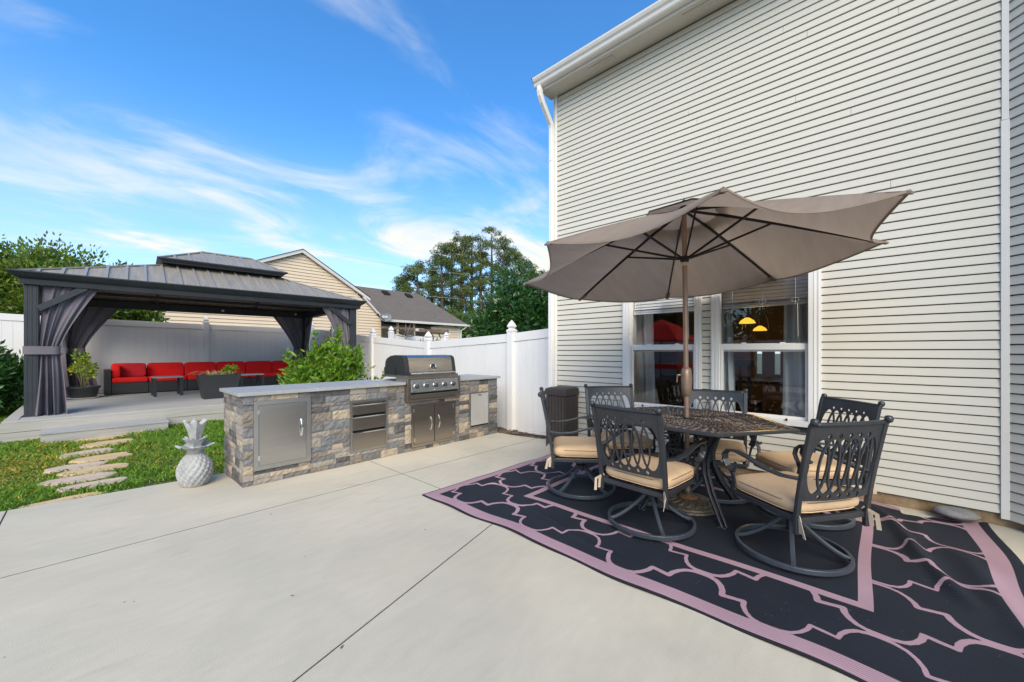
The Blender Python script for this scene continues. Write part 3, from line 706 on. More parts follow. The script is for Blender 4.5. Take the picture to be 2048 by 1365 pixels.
# counter top slabs
for x0, x1, y1 in ((KX0 - .045, 1.655, KY1 + .02), (1.66, 2.34, KY1 + .02), (2.345, 2.73, KY1 + .02), (3.60, KX1 + .045, KY1 + .02)):
    kb(MB().box(x0, x1, KY0 - .04, y1, KZ - .034, KZ), 'counter_slab', 'counter', bevel=.003)
kb(MB().box(2.731, 3.599, KY1 - .09, KY1 + .02, KZ - .034, KZ), 'counter_slab', 'counter', bevel=.003)
kb(MB().box(1.6555, 1.6595, KY0 - .039, KY1, KZ - .033, KZ - .001).box(2.3405, 2.3445, KY0 - .039, KY1, KZ - .033, KZ - .001), 'grout_line', 'grout')
yf = KY0 - .010
def handle(parent, x, z0, z1, sgn=1):
    n = 10; pts = [(x, yf - .018 - .030 * math.sin(PI * k / n), z0 + (z1 - z0) * k / n) for k in range(n + 1)]
    kb(MB().bar(pts, .016, .007, up=Vector((0, 1, 0))), 'handle', 'chrome', parent, smooth=False, bevel=.002)
def framed(x0, x1, z0, z1, fw, m='steel_frame'):
    b = MB(); b.box(x0, x0 + fw, yf - .014, KY0 + .03, z0, z1); b.box(x1 - fw, x1, yf - .014, KY0 + .03, z0, z1)
    b.box(x0 + fw, x1 - fw, yf - .0138, KY0 + .03, z0, z0 + fw); b.box(x0 + fw, x1 - fw, yf - .0138, KY0 + .03, z1 - fw, z1)
    f = kb(b, 'door_frame', m); kb(MB().box(x0 + fw, x1 - fw, KY0 + .005, KY0 + .02, z0 + fw, z1 - fw), 'recess', 'black_gap', f); return f
def panel(f, x0, x1, z0, z1, m='steel', nm='door_panel', h=None):
    p = kb(MB().box(x0 + .003, x1 - .003, yf - .019, KY0 + .004, z0 + .003, z1 - .003), nm, m, f, bevel=.0015); return p
f = framed(1.07, 1.59, .14, .815, .042); panel(f, 1.112, 1.548, .182, .773); handle(f, 1.495, .42, .60)
b = MB()
for z in (.235, .68): b.box(1.106, 1.118, yf - .024, yf - .012, z, z + .045)
kb(b, 'hinge', 'chrome', f)
f = framed(2.02, 2.482, .135, .73, .024, 'steel_frame')
for z0, z1 in ((.565, .675), (.385, .535), (.160, .355)):
    p = kb(MB().box(2.047, 2.455, yf - .016, KY0 + .004, z0, z1), 'drawer', 'steel_warm', f, bevel=.0015)
    kb(MB().prism([(yf - .016, z1), (yf - .034, z1 + .004), (yf - .036, z1 - .005), (yf - .016, z1 - .012)], 0, 2.05, 2.452), 'drawer_pull', 'chrome', f)
kb(MB().box(2.047, 2.455, yf - .010, KY0 + .004, .685, .704), 'drawer', 'steel_warm', f)
f = framed(2.825, 3.545, .05, .60, .030, 'steel_warm'); panel(f, 2.857, 3.178, .082, .568, 'steel_warm'); panel(f, 3.182, 3.513, .082, .568, 'steel_warm'); handle(f, 3.115, .24, .42); handle(f, 3.245, .25, .43)
b = MB()
for x in (2.862, 3.506):
    for z in (.12, .50): b.box(x - .005, x + .005, yf - .026, yf - .012, z, z + .05)
kb(b, 'hinge', 'chrome', f)
f = framed(3.815, 4.212, .15, .685, .022, 'steel_frame'); panel(f, 3.838, 4.19, .19, .665, 'steel_pale'); kb(MB().box(3.975, 4.05, yf - .0215, yf - .0195, .632, .640).box(3.99, 4.03, yf - .0215, yf - .0195, .6405, .645), 'badge', 'black_letter', f)
b = MB()
for z in (.17, .52): b.box(3.799, 3.814, yf - .022, yf - .004, z, z + .12)
kb(b, 'hinge', 'chrome', f)

# ------------------------------------------------------------------ the gas grill
gr = empty('gas_grill', (3.17, 4.55, .655), 0, 'built in stainless steel gas grill with five knobs and closed hood', 'grill')
def gb(b, name, m, parent=None, **k):
    b.v = [(x - 3.17, y - 4.55, z - .655) for x, y, z in b.v]; return b.build(name, m, parent or gr, **k)
GX0, GX1 = 2.737, 3.60; gy = 4.335
b = MB().box(GX0, GX1, gy + .005, 4.60, .650, .668); b.box(GX0, GX0 + .05, gy + .002, 4.62, .669, .955); b.box(GX1 - .04, GX1, gy + .002, 4.62, .669, .955)
b.box(GX0 + .051, GX1 - .041, gy + .04, 4.62, .669, .73); b.box(GX0 + .051, GX1 - .041, gy + .012, 4.62, .925, .955); b.box(GX0 + .001, GX1 - .001, gy + .05, 4.98, .9555, .985)
gb(b, 'firebox', 'steel_warm', bevel=.003)
b = MB(); vs = [(GX0 + .052, gy + .006, .925), (GX1 - .042, gy + .006, .925), (GX1 - .042, gy - .012, .765), (GX0 + .052, gy - .012, .765), (GX0 + .052, gy + .10, .925), (GX1 - .042, gy + .10, .925), (GX1 - .042, gy + .10, .765), (GX0 + .052, gy + .10, .765)]
b.add(vs, [(0, 1, 2, 3), (4, 7, 6, 5), (0, 4, 5, 1), (3, 2, 6, 7), (0, 3, 7, 4), (1, 5, 6, 2)]); gb(b, 'control_panel', 'steel', bevel=.004)
gb(MB().box(GX0 + .055, GX1 - .045, gy + .015, gy + .1, .731, .763), 'drip_slot', 'black_gap')
gb(MB().box(GX0 + .052, GX1 - .042, gy - .006, gy + .012, .690, .736), 'drip_tray', 'steel_warm', bevel=.003)
for k in range(5):
    x = GX0 + .125 + k * .150; b = MB()
    def cyl(r0, r1, ya, yb, n=20):
        vs = [(x + r * math.cos(2 * PI * i / n), y_, .845 + r * math.sin(2 * PI * i / n)) for (r, y_) in ((r0, ya), (r1, yb)) for i in range(n)]
        b.add(vs, [tuple(range(n)), tuple(range(n, 2 * n))[::-1]] + [(i, (i + 1) % n, n + (i + 1) % n, n + i) for i in range(n)])
    cyl(.036, .033, gy - .001, gy - .014); kn = gb(b, 'knob', 'chrome', bevel=.002)
    b = MB(); cyl(.027, .024, gy - .0145, gy - .042); b.box(x - .005, x + .005, gy - .050, gy - .042, .822, .868); gb(b, 'knob_grip', 'black_enamel', kn, bevel=.002)
    b = MB(); cyl(.017, .016, gy - .0425, gy - .0455); gb(b, 'knob_cap', 'steel', kn)
gb(MB().box(GX0 + .060, GX0 + .135, gy - .0155, gy - .0125, .772, .778), 'badge', 'black_letter'); gb(MB().box(3.13, 3.16, gy - .0135, gy - .009, .785, .790), 'badge', 'white_paint')
# hood with black cast ends; profile in (y, z)
hp_ = [(4.385, .985), (4.385, 1.03), (4.398, 1.10), (4.415, 1.18), (4.435, 1.222), (4.48, 1.243), (4.64, 1.25), (4.76, 1.238), (4.86, 1.20), (4.895, 1.15), (4.90, 1.09), (4.925, 1.07), (4.925, .985)]
gb(MB().prism(hp_, 0, 2.74, 2.80), 'hood_end', 'black_enamel', bevel=.004); gb(MB().prism(hp_, 0, 3.505, 3.56), 'hood_end', 'black_enamel', bevel=.004)
hs = [(4.393, .986), (4.393, 1.03), (4.406, 1.10), (4.422, 1.175), (4.442, 1.216), (4.49, 1.236), (4.64, 1.243), (4.76, 1.231), (4.85, 1.195), (4.88, 1.15), (4.88, .986)]
gb(MB().prism(hs, 0, 2.8005, 3.5045), 'hood', 'steel_warm')
gb(MB().prism([(4.53, 1.2395), (4.445, 1.2185), (4.438, 1.224), (4.48, 1.244), (4.66, 1.25), (4.66, 1.2435)], 0, 2.801, 3.504), 'hood_trim', 'steel', bevel=.001)
b = MB()
for (y, z) in ((4.445, 1.135), (4.42, 1.06), (4.41, 1.0), (4.52, 1.21)): b.box(2.736, 2.7395, y - .005, y + .005, z - .005, z + .005)
gb(b, 'screw', 'chrome')
gb(MB().prism([(4.58, .99), (4.66, .99), (4.64, 1.09), (4.615, 1.09)], 0, 2.7355, 2.739), 'hood_slot', 'black_gap')
b = MB(); b.tube([(2.79, 4.352, 1.01), (3.52, 4.352, 1.01)], .0125, 12); b.box(2.79, 2.815, 4.352, 4.392, 1.0, 1.02); b.box(3.495, 3.52, 4.352, 4.392, 1.0, 1.02); gb(b, 'handle', 'chrome', smooth='auto')
# dome shaped badge with a banner
bx_, bz_ = 3.17, 1.085; nb = lambda z: 4.385 + (z - 1.03) * .20 - .004
b = MB(); n = 14; pts = [(bx_ + .042 * math.cos(PI * k / n), nb(bz_ + .055 * math.sin(PI * k / n)), bz_ + .055 * math.sin(PI * k / n)) for k in range(n + 1)]
b.tube(pts, .0065, 6); b.bar([(bx_ - .072, nb(bz_ - .01), bz_ - .012), (bx_ - .03, nb(bz_) - .002, bz_ - .002), (bx_, nb(bz_) - .003, bz_), (bx_ + .03, nb(bz_) - .002, bz_ - .002), (bx_ + .072, nb(bz_ - .01), bz_ - .012)], .03, .008, up=Vector((0, 0, 1)))
b.v = [(x, y - .004, z) for x, y, z in b.v]; bd = gb(b, 'badge', 'chrome', smooth='auto')
b = MB(); vs = [(bx_ + .034 * math.cos(PI * k / 10), nb(bz_ + .045 * math.sin(PI * k / 10)) - .003, bz_ + .006 + .045 * math.sin(PI * k / 10)) for k in range(11)]; b.add(vs, [tuple(range(11))]); gb(b, 'badge_field', 'black_enamel', bd)
b = MB()
for k in range(10): b.box(bx_ - .052 + k * .0108, bx_ - .046 + k * .0108, 4.3845, 4.3855, bz_ - .009, bz_ + .001)
gb(b, 'badge_lettering', 'black_letter', bd)
gb(MB().box(2.50, 2.735, 4.84, 4.92, .9055, .912), 'heat_shield', 'chrome')

# ------------------------------------------------------------------ pineapple statue
pa = empty('pineapple_statue', (.695, 4.84, 0), .4, 'grey weathered concrete pineapple standing at the patio edge left of the stone island', 'garden statue')
V = []; F = []; nu, nv = 72, 44
for j in range(nv + 1):
    t = j / nv; z = .335 * t; r = .140 * max(0, math.sin(PI * (.17 + .80 * t))) ** .62
    for i in range(nu):
        a = 2 * PI * i / nu
        d = abs(math.sin(8 * a + 21 * t)) * abs(math.sin(8 * a - 13 * t)); rr = r * (.90 + .14 * min(1, d * 2.2) ** .6) if 0 < j < nv else r
        V.append((rr * math.cos(a), rr * math.sin(a), z))
for j in range(nv):
    for i in range(nu): F.append((j * nu + i, j * nu + (i + 1) % nu, (j + 1) * nu + (i + 1) % nu, (j + 1) * nu + i))
F.append(tuple(range(nu))[::-1]); F.append(tuple(nv * nu + i for i in range(nu)))
b = MB(); b.v = V; b.f = F; b.build('fruit', 'statue', pa, smooth=True)
def pleaf(a, z0, r0, L, tilt, wd):
    n = 7; lo = []; hi = []
    V = []; F = []
    for k in range(n + 1):
        t = k / n; r = r0 + L * math.sin(tilt) * t ** 1.4; z = z0 + L * math.cos(tilt) * t; wv = wd * (math.sin(PI * min(1, .30 + .62 * t)) ** .8 if t < 1 else .12)
        for s_, dr in ((-1, .0), (0, -.014 if True else 0), (1, .0)):
            # cupped cross-section around the stem
            aa = a + s_ * wv / max(.05, r0 + .02); rr = r - (0 if s_ else -.010)
            V.append((rr * math.cos(aa), rr * math.sin(aa), z - (.012 * t if s_ else 0)))
        for s_ in (-1, 0, 1):
            aa = a + s_ * wv / max(.05, r0 + .02); rr = r - .016
            V.append((rr * math.cos(aa), rr * math.sin(aa), z - (.012 * t if s_ else 0)))
    for k in range(n):
        q = 6 * k; p = q + 6
        F += [(q, q + 1, p + 1, p), (q + 1, q + 2, p + 2, p + 1), (q + 4, q + 3, p + 3, p + 4), (q + 5, q + 4, p + 4, p + 5), (q + 3, q, p, p + 3), (q + 2, q + 5, p + 5, p + 2)]
    q = 6 * n; F += [(q, q + 1, q + 4, q + 3), (q + 1, q + 2, q + 5, q + 4)]
    b = MB(); b.v = V; b.f = F; b.build('leaf', 'statue', pa, smooth='auto')
for k in range(6): pleaf(2 * PI * k / 6 + .3, .322, .050, .125, .90, .066)
for k in range(6): pleaf(2 * PI * k / 6 + .85, .365, .038, .12, .50, .056)
for k in range(6): pleaf(2 * PI * k / 6 + .1, .42, .036, .22, .26, .046)
MB().lathe([(.07, .315), (.045, .38), (.035, .50), (0, .54)], 16).build('crown_core', 'statue', pa, smooth=True)

# ------------------------------------------------------------------ storage bin
bn = empty('storage_bin', (4.375, 3.12, 0), 0, 'dark brown ribbed resin trash bin against the house corner', 'bin')
b = MB(); hx, hy = .155, .165
b.box(-hx + .008, hx, -hy + .008, hy - .008, 0, .70); b.build('body', 'bin_resin', bn, bevel=.01)
for k in range(6): MB().box(-hx - .004, -hx + .012, -hy + .012 + k * .0515, -hy + .055 + k * .0515, .01, .70).build('rib', 'bin_resin', bn, bevel=.006)
for k in range(6): MB().box(-hx + .012 + k * .0495, -hx + .055 + k * .0495, -hy - .004, -hy + .01, .01, .70).build('rib', 'bin_resin', bn, bevel=.006)
b = MB(); b.prism([(-hx - .012, .705), (-hx - .012, .765), (-hx + .01, .792), (-hx + .05, .80), (hx, .805), (hx + .01, .705)], 1, -hy - .012, hy + .005); lid = b.build('lid', 'bin_resin', bn, bevel=.008)
for k in range(6): b = MB(); b.prism([(-hx - .017, .712), (-hx - .017, .768), (-hx + .008, .798), (-hx + .05, .807), (hx - .02, .812), (hx - .02, .80), (-hx + .05, .797), (-hx, .78), (-hx, .712)], 1, -hy + .006 + k * .052, -hy + .046 + k * .052); b.build('lid_rib', 'bin_resin', lid, bevel=.004)

# ------------------------------------------------------------------ deck
DX0, DX1, DY0, DY1, DZ = -.84, 4.70, 8.88, 13.42, .31
dk = empty('deck', (0, 0, 0), 0, 'low grey composite deck with a step under the gazebo', 'deck')
rnd = random.Random(3)
MB().box(DX0 + .03, DX1 - .03, DY0 + .03, DY1, .0, DZ - .03).build('joist_box', 'dark_joint', dk)
y = DY0 + .145; k = 0
MB().box(DX0, DX1, DY0, DY0 + .138, DZ - .026, DZ).build('board', 'deck_pale', dk, bevel=.004)
while y < DY1:
    j = rnd.uniform(.8, 3.6); yy = min(DY1, y + .138)
    MB().box(DX0 + .145, j - .002, y, yy, DZ - .026, DZ).build('board', 'deck_wood', dk, bevel=.004); MB().box(j + .002, DX1, y, yy, DZ - .026, DZ).build('board', 'deck_wood', dk, bevel=.004)
    y += .143; k += 1
MB().box(DX0, DX0 + .138, DY0 + .145, DY1, DZ - .026, DZ).build('board', 'deck_pale', dk, bevel=.004)
for z0, z1 in ((.155, .283), (.02, .150)):
    MB().box(DX0 - .012, DX1, DY0 - .008, DY0 + .015, z0, z1).build('fascia_board', 'deck_pale', dk, bevel=.004)
    MB().box(DX0 - .010, DX0 + .013, DY0 + .018, DY1, z0, z1).build('fascia_board', 'deck_pale', dk, bevel=.004)
st = MB().box(-.46, .86, 8.37, 8.862, -.05, .145).build('step', 'deck_wood', dk, bevel=.003)
for y0 in (8.362, 8.53, 8.70): MB().box(-.475, .875, y0, y0 + .160, .147, .170).build('step_board', 'deck_wood', st, bevel=.004)

# ------------------------------------------------------------------ gazebo
PXS = (-.60, 4.26); PYS = (9.42, 13.12); PT = 2.31
gz_ = empty('gazebo', (0, 0, 0), 0, 'large dark grey hardtop gazebo with double roof and tied curtains', 'gazebo')
for x in PXS:
    for y in PYS:
        b = MB().box(x - .07, x + .07, y - .07, y + .07, DZ, PT)
        for d in (-.045, 0, .045):
            b.box(x + d - .010, x + d + .010, y - .0735, y - .069, DZ + .05, PT - .01); b.box(x - .0735, x - .069, y + d - .010, y + d + .010, DZ + .05, PT - .01)
        b.box(x - .1, x + .1, y - .1, y + .1, DZ, DZ + .012); b.build('post', 'gaz_metal', gz_, bevel=.004)
def beam(x0, x1, y0, y1):
    b = MB().box(x0, x1, y0, y1, PT, PT + .17)
    return b.build('beam', 'gaz_metal', gz_, bevel=.004)
beam(PXS[0] - .075, PXS[1] + .075, PYS[0] - .05, PYS[0] + .03); beam(PXS[0] - .075, PXS[1] + .075, PYS[1] - .03, PYS[1] + .05)
beam(PXS[0] - .05, PXS[0] + .03, PYS[0] + .04, PYS[1] - .04); beam(PXS[1] - .03, PXS[1] + .05, PYS[0] + .04, PYS[1] - .04)
MB().box(PXS[0] - .085, PXS[1] + .085, PYS[0] - .058, PYS[0] - .0505, PT + .03, PT + .055).box(PXS[0] - .085, PXS[1] + .085, PYS[0] - .062, PYS[0] - .0505, PT + .075, PT + .12).build('moulding', 'roof_rib', gz_, bevel=.003)
MB().box(.02, .14, PYS[0] - .066, PYS[0] - .0585, PT + .02, PT + .07).build('maker_tag', 'steel', gz_)
# diagonal braces
for x, sx_ in ((PXS[0], 1), (PXS[1], -1)):
    for y, sy_ in ((PYS[0], 1), (PYS[1], -1)):
        MB().bar([(x + sx_ * .07, y - sy_ * .075, PT - .36), (x + sx_ * .56, y - sy_ * .075, PT + .01)], .05, .085).build('brace', 'gaz_metal', gz_)
        MB().bar([(x, y + sy_ * .07, PT - .38), (x, y + sy_ * .60, PT + .01)], .05, .085).build('brace', 'gaz_metal', gz_)
# roof: two hipped tiers, each slope made of standing panels with ribs between
def hip(x0, x1, y0, y1, z0, rx0, rx1, ry0, ry1, z1, stepw, nm):
    """eave rectangle at z0 up to inner rectangle (rx..,ry..) at z1"""
    sides = [((x0, y0), (x1, y0), (rx0, ry0), (rx1, ry0)), ((x1, y0), (x1, y1), (rx1, ry0), (rx1, ry1)), ((x1, y1), (x0, y1), (rx1, ry1), (rx0, ry1)), ((x0, y1), (x0, y0), (rx0, ry1), (rx0, ry0))]
    for (a, bb, c, d) in sides:
        A = Vector((*a, z0)); B_ = Vector((*bb, z0)); C_ = Vector((*c, z1)); D_ = Vector((*d, z1))
        e = (B_ - A); L = e.length; e.normalize(); up = (C_ - A) - e * (C_ - A).dot(e); H = up.length; up.normalize(); nm_ = e.cross(up); nm_ = nm_ if nm_.z > 0 else -nm_
        tc_, td = (C_ - A).dot(e), (D_ - A).dot(e)
        def htop(t):
            if t < tc_: return H * t / max(tc_, 1e-6)
            if t > td: return H * (L - t) / max(L - td, 1e-6)
            return H
        n = max(2, round(L / stepw)); ts = [L * k / n for k in range(n + 1)]
        for k in range(n):
            pts_t = sorted(set([ts[k], ts[k + 1]] + [q for q in (tc_, td) if ts[k] < q < ts[k + 1]]))
            poly = [(ts[k], 0), (ts[k + 1], 0)] + [(q, htop(q)) for q in reversed(pts_t) if htop(q) > 1e-4]
            if len(poly) < 3: continue
            vs = [A + e * p + up * q + nm_ * o_ for o_ in (-.008, 0) for p, q in poly]; m = len(poly)
            MB().add([tuple(v) for v in vs], [tuple(range(m))[::-1], tuple(range(m, 2 * m))] + [(i, (i + 1) % m, m + (i + 1) % m, m + i) for i in range(m)]).build('roof_panel', 'roof_metal', gz_)
        for t_ in ts[1:-1]:
            h = htop(t_)
            if h < .12: continue
            MB().bar([tuple(A + e * t_ + nm_ * .010), tuple(A + e * t_ + up * (h - .01) + nm_ * .012)], .036, .030, up=nm_).build('roof_rib', 'roof_rib', gz_)
        MB().bar([tuple(A + Vector((0, 0, .014))), tuple(C_ + Vector((0, 0, .014)))], .06, .022).build('hip_cap', 'roof_rib', gz_)
EX0, EX1, EY0, EY1 = -.80, 4.50, 9.20, 13.34
EZ = 2.48
hip(EX0 + .04, EX1 - .04, EY0 + .04, EY1 - .04, EZ, .97, 2.95, 10.45, 12.10, 3.02, .235, 'low')
hip(.85, 3.05, 10.16, 12.38, 3.10, 1.62, 2.55, 11.27, 11.27 + .001, 3.53, .235, 'up')
MB().bar([(1.60, 11.27, 3.545), (2.57, 11.27, 3.545)], .07, .025).build('ridge_cap', 'roof_rib', gz_)
MB().box(1.0, 2.9, 10.5, 12.05, 2.9, 3.10).build('vent_curb', 'gaz_metal', gz_)
def crown(x0, x1, y0, y1, z, h, ov, nm='cornice'):
    # flared gutter profile swept round a rectangle
    prof = [(0, -h), (.02, -h), (.03, -h * .55), (ov * .6, -h * .35), (ov, .0), (ov, .018), (ov - .03, .018), (0, -.01)]
    for (ax, ay), (bx2, by2), nn in (((x0, y0), (x1, y0), (0, -1)), ((x1, y0), (x1, y1), (1, 0)), ((x1, y1), (x0, y1), (0, 1)), ((x0, y1), (x0, y0), (-1, 0))):
        dv = Vector((bx2 - ax, by2 - ay)).normalized(); vs = []
        for s_, (px_, py_) in ((-1, (ax, ay)), (1, (bx2, by2))):
            for (o_, zz_) in prof: vs.append((px_ + nn[0] * o_ + dv.x * s_ * o_, py_ + nn[1] * o_ + dv.y * s_ * o_, z + zz_))
        m = len(prof); MB().add(vs, [tuple(range(m))[::-1], tuple(range(m, 2 * m))] + [(i, (i + 1) % m, m + (i + 1) % m, m + i) for i in range(m)]).build(nm, 'gaz_metal', gz_)
crown(EX0 + .12, EX1 - .12, EY0 + .12, EY1 - .12, EZ, .17, .14)
crown(.93, 2.97, 10.24, 12.30, 3.10, .07, .10)
MB().box(PXS[0], PXS[1], PYS[0] + 1.85, PYS[0] + 1.90, PT + .1, PT + .16).build('rafter', 'gaz_metal', gz_)
for x in (.9, 2.95): MB().bar([(x, PYS[0], PT + .14), (x, 10.5, 2.9)], .05, .05).bar([(x, PYS[1], PT + .14), (x, 12.05, 2.9)], .05, .05).build('rafter', 'gaz_metal', gz_)
for x, y in ((2.2, 12.9), (3.9, 12.7)): MB().lathe([(.022, 0), (.028, .02), (.028, .04), (0, .045)], 10, (x, y, 2.36)).build('string_light', 'white_paint', gz_)
# curtains, tied back
def curtain(px_, py_, dx, dyv, top=.98, seed=0, bot=.42, tie=.17, off=.0, band0=-.06):
    rr = random.Random(seed); nu, nz = 60, 40; ztie = 1.32; V = []; F = []; ph = rr.uniform(0, 6)
    nx_, ny_ = -dyv, dx
    for j in range(nz + 1):
        z = DZ + .015 + (PT + .06 - DZ - .015) * j / nz
        if z > ztie:
            t = (z - ztie) / (PT + .06 - ztie); wd = tie + (top - tie) * t ** 1.35; amp = .018 + .014 * (1 - t); k = 7
            st_ = -.06 * (1 - t)
        else:
            t = (ztie - z) / (ztie - DZ); wd = tie + (bot - tie) * t ** .75; amp = .022 + .028 * t; k = 7; st_ = -.06 - .05 * t
        for i in range(nu + 1):
            u = i / nu; uu = u + .05 * math.sin(u * 9 + ph + z)
            wob = amp * (math.sin(2 * PI * k * .5 * uu + ph + .5 * math.sin(z * 2)) + .45 * math.sin(2 * PI * k * 1.13 * uu + 2 * ph))
            if z < ztie: wob *= 1 + .8 * t
            s_ = st_ + u * wd
            V.append((px_ + dx * s_ + nx_ * (wob + off), py_ + dyv * s_ + ny_ * (wob + off), z))
    for j in range(nz):
        for i in range(nu): a = j * (nu + 1) + i; F.append((a, a + 1, a + nu + 2, a + nu + 1))
    b = MB(); b.v = V; b.f = F; c = b.build('curtain', 'curtain', gz_, smooth=True)
    b = MB(); n = 20; path = []
    for q in range(n):
        a = 2 * PI * q / n; b1_ = tie - .06; s_ = (band0 + b1_) / 2 + ((b1_ - band0) / 2 + .012) * math.copysign(abs(math.cos(a)) ** .6, math.cos(a)); w_ = (.062 if band0 > -.1 else .088) * math.copysign(abs(math.sin(a)) ** .6, math.sin(a)) + off
        path.append((px_ + dx * s_ + nx_ * w_, py_ + dyv * s_ + ny_ * w_, ztie - .005))
    b.bar(path, .004, .125, closed=True); b.build('tie_band', 'curtain', c, smooth='auto')
for xi, x in enumerate(PXS):
    for yi, y in enumerate(PYS):
        sx_ = 1 if xi == 0 else -1; sy_ = 1 if yi == 0 else -1
        if yi == 0: curtain(x + sx_ * .115, y, sx_, 0, top=.62, seed=xi * 2 + yi + 3, bot=.36, tie=.22, off=-.02 * sx_, band0=-.19)
        else: curtain(x + sx_ * .05, y, sx_, 0, top=.85, seed=xi * 2 + yi + 3, bot=.60, tie=.30, off=0)
        curtain(x, y + sy_ * .14, 0, sy_, top=.72, seed=xi * 2 + yi + 13, bot=.46, tie=.16)

GA = R(-3.5); cg, sg_ = math.cos(GA), math.sin(GA); gz_.rotation_euler = (0, 0, GA); gz_.location = (PXS[0] - (cg * PXS[0] - sg_ * PYS[0]), PYS[0] - (sg_ * PXS[0] + cg * PYS[0]), 0)
# ------------------------------------------------------------------ sofa sections, pillows, tables on the deck
def cush(b, cx_, cy_, cz_, lx, ly, lz, p=3.5, rx=0., rz=0., e1=.22, e3=.30):
    n = 10; V = []; F = []
    mt = Matrix.Translation((cx_, cy_, cz_)) @ Matrix.Rotation(rz, 4, 'Z') @ Matrix.Rotation(rx, 4, 'X')
    nu, nv = 32, 14
    def sg(v, e): return math.copysign(abs(v) ** e, v)
    for j in range(nv + 1):
        ph = -PI / 2 + PI * j / nv
        for i in range(nu):
            th = 2 * PI * i / nu; e2 = 2 / p * .55 if e1 > .4 else .14
            V.append(mt @ Vector((lx / 2 * sg(math.cos(ph), e1) * sg(math.cos(th), e2), ly / 2 * sg(math.cos(ph), e1) * sg(math.sin(th), e2), lz / 2 * sg(math.sin(ph), e3))))
    for j in range(nv):
        for i in range(nu): F.append((j * nu + i, j * nu + (i + 1) % nu, (j + 1) * nu + (i + 1) % nu, (j + 1) * nu + i))
    b.add(V, F); return b
sxs = [.22, .95, 1.66, 2.33, 3.0, 3.67, 4.22]; SYF, SYB = 12.60, 13.28
SLAB = ['leftmost red sofa section with a rattan arm on the deck', 'second red sofa section from the left arm', 'third red sofa section, behind the small side table', 'fourth red sofa section, behind the planter box', 'fifth red sofa section, right of the planter', 'rightmost red sofa section in the corner behind the bush']
for i in range(6):
    x0, x1 = sxs[i] + (.11 if i == 0 else 0), sxs[i + 1] - .006
    s_ = empty('sofa_section', (x0, SYF, DZ), 0, SLAB[i], 'sofa', 'red cushioned rattan sofa sections under the gazebo'); w_ = x1 - x0
    MB().box(0, w_, 0, SYB - SYF, .02, .27).build('base', 'rattan', s_, bevel=.008)
    MB().box(0.001, w_ - .001, SYB - SYF - .07, SYB - SYF + .01, .272, .58).build('back_frame', 'rattan', s_, bevel=.008)
    if i == 0: MB().box(-.115, -.004, -.01, SYB - SYF + .01, .0, .57).build('arm', 'rattan', s_, bevel=.010)
    b = MB(); cush(b, w_ / 2, .28, .325, w_ * 1.0, .60, .12, 7); b.build('seat_cushion', 'red_cloth', s_, smooth=True)
    b = MB(); cush(b, w_ / 2, .54, .52, w_ * .99, .15, .37, 7, rx=-.10); b.build('back_cushion', 'red_cloth', s_, smooth=True)
b = MB(); cush(b, .40, 12.86, DZ + .52, .15, .46, .33, 4, e1=.5, e3=.6); tag(b.build('bolster_cushion', 'red_cloth', smooth=True), 'round ended red bolster leaning on the left sofa arm', 'cushion')
b = MB(); cush(b, .70, 12.96, DZ + .53, .44, .13, .32, 5, rx=-.25, rz=-.06, e1=.35, e3=.35); tag(b.build('throw_pillow', 'dark_red_cloth', smooth=True), 'darker crimson square pillow on the leftmost sofa section', 'pillow')
def side_table(x, y, label, w_=.50, rz=0):
    t = empty('side_table', (x, y, DZ), rz, label, 'table', 'small black framed side tables on the deck')
    MB().box(-w_ / 2, w_ / 2, -.22, .22, .40, .425).build('tabletop', 'counter', t, bevel=.004)
    for sx_ in (-1, 1):
        for sy_ in (-1, 1):
            MB().box(sx_ * w_ / 2 - (.055 if sx_ > 0 else 0), sx_ * w_ / 2 + (.055 if sx_ < 0 else 0), sy_ * .21 - .03, sy_ * .21 + .03, 0, .398).build('leg', 'planter', t, bevel=.003)
side_table(1.18, 11.65, 'small black side table standing left in front of the red sofa'); side_table(2.72, 11.45, 'small black side table behind the planter box, to its right', .50)
def box_planter(x, y, label):
    t = empty('planter_box', (x, y, DZ), 0, label, 'planter'); b = MB(); w0, w1, h = .27, .36, .50; n = 4
    def ring(wd, z): return [(-wd, -wd * .55, z), (wd, -wd * .55, z), (wd, wd * .55, z), (-wd, wd * .55, z)]
    b.add(ring(w0, 0) + ring(w1, h) + ring(w1 - .02, h) + ring(w1 - .03, h - .05), [(0, 1, 2, 3)] + [(i, (i + 1) % 4, 4 + (i + 1) % 4, 4 + i) for i in range(4)] + [(4 + i, 4 + (i + 1) % 4, 8 + (i + 1) % 4, 8 + i) for i in range(4)] + [(8 + i, 8 + (i + 1) % 4, 12 + (i + 1) % 4, 12 + i) for i in range(4)])
    b.build('box', 'planter', t, bevel=.004); MB().box(-w1 + .03, w1 - .03, -w1 * .55 + .03, w1 * .55 - .03, h - .06, h - .045).build('soil', 'soil', t)
box_planter(1.86, 10.22, 'tall dark tapered planter box at the front of the deck')
V = []; F = []; T = []
rr = random.Random(9)
for i in range(90):
    a = rr.uniform(0, 2 * PI); L = rr.uniform(.24, .50); x0, y0 = 1.86 + rr.uniform(-.2, .2), 10.22 + rr.uniform(-.1, .1); w_ = .013
    for k in range(6):
        t = k / 5; r = L * .9 * t; z = DZ + .45 + L * (1.0 * t - .85 * t * t); ww = w_ * (1 - t) + .001
        V += [(x0 + r * math.cos(a) - ww * math.sin(a), y0 + r * math.sin(a) + ww * math.cos(a), z), (x0 + r * math.cos(a) + ww * math.sin(a), y0 + r * math.sin(a) - ww * math.cos(a), z)]
        T += [rr.uniform(.7, 1.3)] * 2
        if k: q = len(V) - 4; F.append((q, q + 1, q + 3, q + 2))
